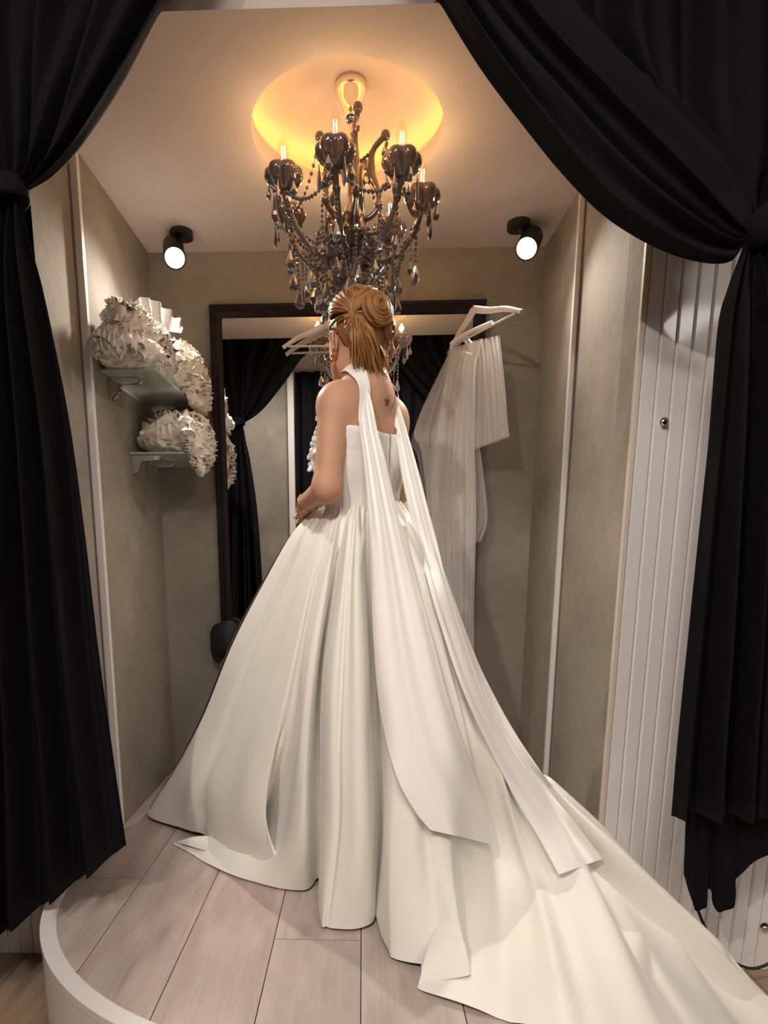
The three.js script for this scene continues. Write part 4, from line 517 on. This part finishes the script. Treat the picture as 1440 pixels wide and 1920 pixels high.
  // head
  const HT = 25 * Math.PI / 180 - turn, headM = new THREE.Matrix4().makeTranslation(-0.004, 1.578, -0.020).multiply(new THREE.Matrix4().makeRotationY(HT)).multiply(new THREE.Matrix4().makeRotationX(-0.12));
  const ear = (s) => { const rim = []; const ez = 0.026; for (let i = 0; i < 6; i++) { const a = -0.6 + i * 0.75; rim.push(cone([s * (0.085 + 0.009 * Math.sin(a)), -0.014 + 0.028 * Math.cos(a), ez + 0.017 * Math.sin(a)], [s * (0.085 + 0.009 * Math.sin(a + 0.75)), -0.014 + 0.028 * Math.cos(a + 0.75), ez + 0.017 * Math.sin(a + 0.75)], 0.0045, 0.0045)); } return [...rim, egg([s * 0.079, -0.014, 0.024], [0.007, 0.026, 0.015]), egg([s * 0.08, -0.042, 0.018], [0.006, 0.009, 0.008])]; };
  const headF = (() => { const big = blend([egg([0, 0.022, 0.012], [0.075, 0.092, 0.092]), egg([0, -0.02, -0.045], [0.058, 0.075, 0.05]), cone([-0.048, -0.055, -0.01], [-0.012, -0.098, -0.072], 0.026, 0.017), cone([0.048, -0.055, -0.01], [0.012, -0.098, -0.072], 0.026, 0.017), cone([0, -0.05, 0.01], [0, -0.11, 0.03], 0.05, 0.048)], 0.035), nose = blend([cone([0, 0.012, -0.09], [0, -0.03, -0.108], 0.007, 0.0095), cone([-0.011, -0.034, -0.098], [0.011, -0.034, -0.098], 0.0075, 0.0075), cone([-0.018, -0.062, -0.088], [0.018, -0.062, -0.088], 0.006, 0.006), cone([-0.014, -0.07, -0.088], [0.014, -0.07, -0.088], 0.0065, 0.0065), cone([-0.04, 0.022, -0.08], [-0.012, 0.024, -0.088], 0.008, 0.008), cone([0.04, 0.022, -0.08], [0.012, 0.024, -0.088], 0.008, 0.008)], 0.008), ears = blend([...ear(-1), ...ear(1)], 0.006); return (x, y, z) => { let d = smin(big(x, y, z), nose(x, y, z), 0.012); d = smin(d, ears(x, y, z), 0.006); const e1 = Math.hypot(Math.abs(x) - 0.03, y - 0.004, z + 0.096) - 0.012; return Math.max(d, -e1 * 0.7); }; })();
  const headGeo = fieldMesh(headF, [-0.1, -0.17, -0.13], [0.1, 0.13, 0.12], 0.0035).applyMatrix4(headM);
  const body = part('body', place(join([bodyGeo, ...hands, headGeo])), M.skin, t);
  for (const s of [-1, 1]) part('eye', place(new THREE.SphereGeometry(0.0115, 16, 12).translate(s * 0.03, 0.004, -0.084).applyMatrix4(headM)), phys({ color: lin(0.35, 0.3, 0.27), roughness: 0.1 }), t);
  // hair: cap, swept strands, coiled bun and the loose end falling to the nape
  {
    const all = [], paint = (g, k) => { const n = g.attributes.position.count, c = new Float32Array(n * 3), a = [0.12, 0.045, 0.012], b = [0.47, 0.235, 0.082]; for (let i = 0; i < n; i++) for (let m = 0; m < 3; m++) c[3 * i + m] = mix(a[m], b[m], k); g.setAttribute('color', new THREE.BufferAttribute(c, 3)); return g; };
    const cap = egg([0, 0.03, 0.02], [0.083, 0.091, 0.096]), capF = (x, y, z) => Math.max(cap(x, y, z) + 0.002 * noise(x * 90, y * 30, z * 90), -(z + 0.052 + (y - 0.02) * 0.45), -(y + 0.075 + (x < -0.05 && z < 0.045 ? -0.08 : 0) + 0 * z));
    all.push(paint(fieldMesh(capF, [-0.11, -0.12, -0.12], [0.11, 0.15, 0.14], 0.005), 0.42));
    const O = V(0, 0.03, 0.02), S = V(0.086, 0.094, 0.100), K = V(-0.054, 0.034, 0.098), surf = (d, lift = 0) => { const n = d.clone().normalize(); return V(O.x + n.x * (S.x + lift), O.y + n.y * (S.y + lift), O.z + n.z * (S.z + lift)); };
    const kd = K.clone().sub(O).divide(S).normalize();
    for (let i = 0; i < 260; i++) { // from the hairline to the knot
      const a = i / 260 * Math.PI * 2 + rr(-0.02, 0.02), ca = Math.cos(a), sa = Math.sin(a), low = sa < -0.2;
      const d0 = ca < 0 && sa < -0.05 && sa > -0.8 ? V(-0.74, sa * 0.85, 0.52 + 0.1 * rnd()).normalize() : V(ca * 0.95, sa > 0 ? 0.35 + 0.62 * sa : sa * 0.95, sa > 0 ? mix(-0.15, -0.62, sa) : mix(-0.1, 0.5, -sa)).normalize(), pts = [], bow = rr(0.0, 0.007) + (sa > 0.1 ? 0.006 : 0), wob = rr(-0.09, 0.09);
      for (let k = 0; k <= 7; k++) { const u = k / 7, d = d0.clone().lerp(kd, u); d.x += wob * Math.sin(u * Math.PI); d.y += rr(-0.012, 0.012); pts.push(surf(d, (bow + (low ? 0 : 0.004)) * Math.sin(u * Math.PI) + rr(-0.001, 0.002))); }
      all.push(paint(taperTube(pts, (u) => 0.0044 - 0.0016 * Math.abs(u - 0.4), 0, 14, 5), clamp(0.42 + 0.32 * noise(a * 9, 3) + rr(-0.18, 0.18), 0, 1)));
    }
    const bunAt = V(0.004, 0.040, 0.128), coil = (c, ax, r0, r1, n, kBase, loops, lift) => { const z = ax.clone().normalize(), x = V(0, 1, 0).cross(z).normalize(), y = z.clone().cross(x); for (let i = 0; i < n; i++) { const ph = rr(0, 6.28), rad = mix(r0, r1, rnd()), h = rr(-0.5, 0.5), pts = []; for (let k = 0; k <= 12; k++) { const a = ph + k / 12 * loops * Math.PI * 2, r = rad * (1 - 0.25 * k / 12), o = lift * Math.cos(h * 3) * (1 - rad / (r1 * 1.35)) + h * 0.012; pts.push(c.clone().addScaledVector(x, r * Math.cos(a)).addScaledVector(y, r * 1.05 * Math.sin(a)).addScaledVector(z, o)); } all.push(paint(taperTube(pts, (u) => 0.0046 * Math.sin(Math.PI * (0.12 + 0.76 * u)), 0, 26, 5), clamp(kBase + rr(-0.25, 0.25), 0, 1))); } };
    all.push(paint(new THREE.SphereGeometry(1, 20, 14).scale(0.042, 0.044, 0.03).translate(bunAt.x, bunAt.y, bunAt.z - 0.006), 0.42));
    coil(bunAt, V(0.15, 0.1, 1), 0.014, 0.046, 90, 0.42, 0.8, 0.034);
    coil(V(-0.038, 0.088, 0.096), V(-0.45, 0.35, 1), 0.012, 0.027, 34, 0.4, 0.75, 0.016);
    coil(V(0.046, 0.004, 0.108), V(0.5, -0.3, 0.8), 0.01, 0.026, 34, 0.45, 0.7, 0.02);
    for (let i = 0; i < 170; i++) { // loose end
      const u = i / 169, e = V(mix(-0.05, 0.064, u) + rr(-0.014, 0.016), -0.066 + rr(-0.042, 0.028) - 0.016 * Math.sin(u * Math.PI), 0.07 + 0.014 * Math.sin(u * Math.PI) + rr(-0.012, 0.01)), m = K.clone().lerp(e, 0.5).add(V(mix(-0.010, 0.004, u) + rr(-0.005, 0.005), rr(-0.008, 0.012), 0.022 + rr(-0.008, 0.010)));
      all.push(paint(taperTube([K.clone().add(V(rr(-0.004, 0.014), rr(-0.004, 0.006), 0.0)), m, e], (q) => 0.0042 * (1 - 0.9 * q * q), 0, 12, 5), clamp(0.55 + rr(-0.32, 0.32), 0, 1)));
    }
    for (let i = 0; i < 26; i++) { const s = i % 2 ? 1 : -1, b = V(s * rr(0.02, 0.05), rr(-0.075, -0.05), rr(0.075, 0.09)), e = b.clone().add(V(s * rr(0, 0.014), rr(-0.05, -0.02), rr(0, 0.016))); all.push(paint(taperTube([b, b.clone().lerp(e, 0.5).add(V(s * 0.006, 0, 0.004)), e], 0.0012, 0.0004, 8, 4), rr(0.4, 0.9))); }
    const g = join(all); part('hair', place(g.applyMatrix4(headM)), M.hair, t, 'copper blonde hair pinned up in a coiled bun');
  }
  for (const s of [-1, 1]) part('earring', place(new THREE.TorusGeometry(0.0125, 0.0036, 10, 28).rotateY(0.9).translate(s * 0.086, -0.060, 0.018).applyMatrix4(headM)), M.gold, t, 'chunky gold hoop earring');
  { const a = V(...WL), b = V(...EL), d = b.clone().sub(a).normalize(), c = a.clone().addScaledVector(d, 0.02); part('bracelet', place(new THREE.TorusGeometry(0.0275, 0.0016, 8, 36).applyQuaternion(new THREE.Quaternion().setFromUnitVectors(V(0, 0, 1), d)).translate(c.x, c.y, c.z)), M.gold, t, 'thin gold bracelet'); }
  // bodice follows the torso with a small gap
  {
    const nu = 160, nv = 44, pos = [], idx = [], uv = [];
    for (let i = 0; i <= nu; i++) {
      const a = i / nu * Math.PI * 2, back = Math.max(0, Math.cos(a)), front = Math.max(0, -Math.cos(a)), topY = 1.335 - 0.012 * back + 0.03 * front * (1 - 0.5 * Math.exp(-((Math.sin(a) / 0.2) ** 2)));
      for (let j = 0; j <= nv; j++) {
        const y = mix(1.085, topY, j / nv); let r = 0.03; for (let k = 0; k < 40; k++) { const d = torsoF(r * Math.sin(a), y, r * Math.cos(a)); if (d > 0) break; r += Math.max(0.0012, -d); }
        const seam = Math.pow(Math.abs(Math.cos(a * 7)), 60), gape = 0.03 * Math.exp(-(((a - 0.42) / 0.3) ** 2)) * sstep(0.35, 1, j / nv); r += 0.007 + 0.0016 * seam + gape + (j === nv ? -0.004 : 0);
        pos.push(r * Math.sin(a), y, r * Math.cos(a)); uv.push(a * 0.1, y);
      }
    }
    for (let i = 0; i < nu; i++) for (let j = 0; j < nv; j++) { const q = i * (nv + 1) + j; idx.push(q, q + nv + 1, q + 1, q + 1, q + nv + 1, q + nv + 2); }
    const g = new THREE.BufferGeometry(); g.setAttribute('position', new THREE.Float32BufferAttribute(pos, 3)); g.setAttribute('uv', new THREE.Float32BufferAttribute(uv, 2)); g.setIndex(idx); g.computeVertexNormals();
    const b = part('bodice', place(g), M.bodice, t, 'white boned strapless bodice');
    const fl = []; // petal appliques over the bust
    for (let i = 0; i < 70; i++) { const a = Math.PI + rr(-1.25, 1.25), y = rr(1.22, 1.37), r = 0.15 - Math.abs(y - 1.27) * 0.25 - 0.02 * Math.abs(a - Math.PI), p = new THREE.SphereGeometry(1, 10, 6).scale(rr(0.009, 0.015), rr(0.007, 0.012), 0.0045); p.rotateX(rr(-0.7, 0.7)); p.rotateY(a + rr(-0.6, 0.6)); let R = 0.04; for (let k = 0; k < 50 && torsoF(R * Math.sin(a), y, R * Math.cos(a)) < 0; k++) R += 0.004; void r; p.translate((R + 0.01) * Math.sin(a), y, (R + 0.01) * Math.cos(a)); fl.push(p); }
    part('flower_applique', place(join(fl)), M.bodice, b);
  }
  // skirt with its train
  const RIDGES = [[1.25, -0.022, 0.13, 0.3], [2.6, 0.008, 0.3, 0.3], [3.3, -0.012, 0.12, 0.3], [5.5, 0.006, 0.3, 0.3], [8.8, -0.008, 0.12, 0.35], [9.6, 0.009, 0.3, 0.2], [13.4, -0.012, 0.15, 0.45], [15.7, -0.016, 0.16, 0.55], [16.45, 0.022, 0.2, 0.55], [16.9, -0.014, 0.14, 0.5], [17.5, 0.024, 0.22, 0.55], [18.0, -0.012, 0.14, 0.55], [18.7, 0.02, 0.25, 0.55], [19.4, -0.012, 0.2, 0.5]];
  const pleat = (u, v, p) => { let rid = 0; for (const [c, a, w, v0] of RIDGES) { const k = (u * 27 - c - 0.35 * noise(v * 2.5 + c * 7, c) * v) / w; rid += 1.35 * a * Math.exp(-k * k) * sstep(v0 - 0.2, v0 + 0.2, v) * (1 - 0.5 * sstep(0.9, 1, v)); } return rid + fine(u, v, p); };
  const fine = (u, v, p) => { const w = sstep(0.0, 0.12, v), wa = Math.exp(-v * 9); return 0.006 * wa * Math.sin(u * 250 + 2 * noise(u * 40, 1)) + w * (0.006 * noise(u * 26, v * 2.2, 4) + 0.0035 * noise(u * 60, v * 3, 9) * (1 - 0.5 * v)) + 0.012 * sstep(0.75, 1, v) * noise(p.x * 7, p.z * 7, 2); };
  const onFloor = (p) => { const e = Math.hypot((p.x - EC[0]) / EA, Math.max(0, p.z - EC[1]) / EB); return mix(0.004, GROUND + 0.004, sstep(0, 0.16, (e - 1.0) * 0.75)); };
  const skirt = sheet(NETS.skirt, 780, 260, { wrap: true, bend: (u, v, p) => pleat(u, v, p) });
  { const p = skirt.attributes.position; for (let i = 0; i < p.count; i++) { const q = V(p.getX(i), p.getY(i), p.getZ(i)), low = onFloor(q); if (q.y < low) p.setY(i, low); const wr = wallR(Math.min(q.z, FRONT)) - 0.008; if (q.z < FRONT + 0.012 && q.x > wr) { if (q.x - wr < FRONT + 0.012 - q.z) p.setX(i, wr); else p.setZ(i, FRONT + 0.012); } if (q.x < XL + 0.01) p.setX(i, XL + 0.01); if (q.z < BACK + 0.01) p.setZ(i, BACK + 0.01); } skirt.computeVertexNormals(); const n = skirt.attributes.normal; for (let j = 0; j <= 260; j++) { const b = 780 * 261 + j, q = V(n.getX(j) + n.getX(b), n.getY(j) + n.getY(b), n.getZ(j) + n.getZ(b)).normalize(); n.setXYZ(j, q.x, q.y, q.z); n.setXYZ(b, q.x, q.y, q.z); } }
  part('skirt', inWorld(skirt), M.satin, t, 'full ivory satin skirt with a long train');
  const clear = (g) => { const p = g.attributes.position, inv = rot.clone().invert(); for (let i = 0; i < p.count; i++) { const q = V(p.getX(i), p.getY(i), p.getZ(i)); if (q.y < 1.16) continue; const l = q.clone().sub(C).applyMatrix4(inv); for (let k = 0; k < 6; k++) { const d = torsoF(l.x, l.y, l.z) - (l.y < 1.34 ? 0.016 : 0.007); if (d > 0) break; const e = 0.004, n = V(torsoF(l.x + e, l.y, l.z) - torsoF(l.x - e, l.y, l.z), torsoF(l.x, l.y + e, l.z) - torsoF(l.x, l.y - e, l.z), torsoF(l.x, l.y, l.z + e) - torsoF(l.x, l.y, l.z - e)).normalize(); l.addScaledVector(n, -d + 0.0005); } l.applyMatrix4(rot).add(C); p.setXYZ(i, l.x, l.y, l.z); } g.computeVertexNormals(); return g; };
  const scarf = (net, n, amp, f) => part('scarf', inWorld(clear(sheet(NETS[net], n, 160, { bend: (u, v) => amp * Math.sin(v * Math.PI * 0.9 + 0.25) * Math.sin(u * f + 1.2 * noise(v * 3, 7)) }))), M.chiffon, t, 'long white scarf panel falling from the shoulder');
  scarf('scarf_a', 90, 0.0065, 17); scarf('scarf_b', 70, 0.0055, 12);
  // small flower tattoo on the upper back
  {
    const c = document.createElement('canvas'); c.width = c.height = 128; const g = c.getContext('2d'); g.clearRect(0, 0, 128, 128); g.strokeStyle = 'rgba(70,72,70,0.75)'; g.fillStyle = 'rgba(95,98,92,0.5)'; g.lineWidth = 5;
    for (const [x, y, r] of [[64, 70, 18], [40, 62, 13], [88, 62, 13], [52, 92, 12], [78, 92, 12]]) { g.beginPath(); g.arc(x, y, r, 0, 6.3); g.fill(); g.stroke(); }
    g.beginPath(); g.moveTo(64, 52); g.lineTo(66, 12); g.stroke();
    const tx = new THREE.CanvasTexture(c); tx.colorSpace = THREE.SRGBColorSpace; const m = new THREE.Mesh(body.geometry, M.skin); m.updateMatrixWorld();
    let tz = 0; while (bodyF(-0.004, 1.412, tz) < 0) tz += 0.002; const at = V(-0.004, 1.412, tz).applyMatrix4(rot), d = new DecalGeometry(m, at, new THREE.Euler(0, turn, 0), V(0.036, 0.04, 0.03));
    part('tattoo', d, std({ map: tx, transparent: true, roughness: 0.55, polygonOffset: true, polygonOffsetFactor: -2 }), t, 'small grey flower tattoo');
  }
}
renderer.render(scene, camera);
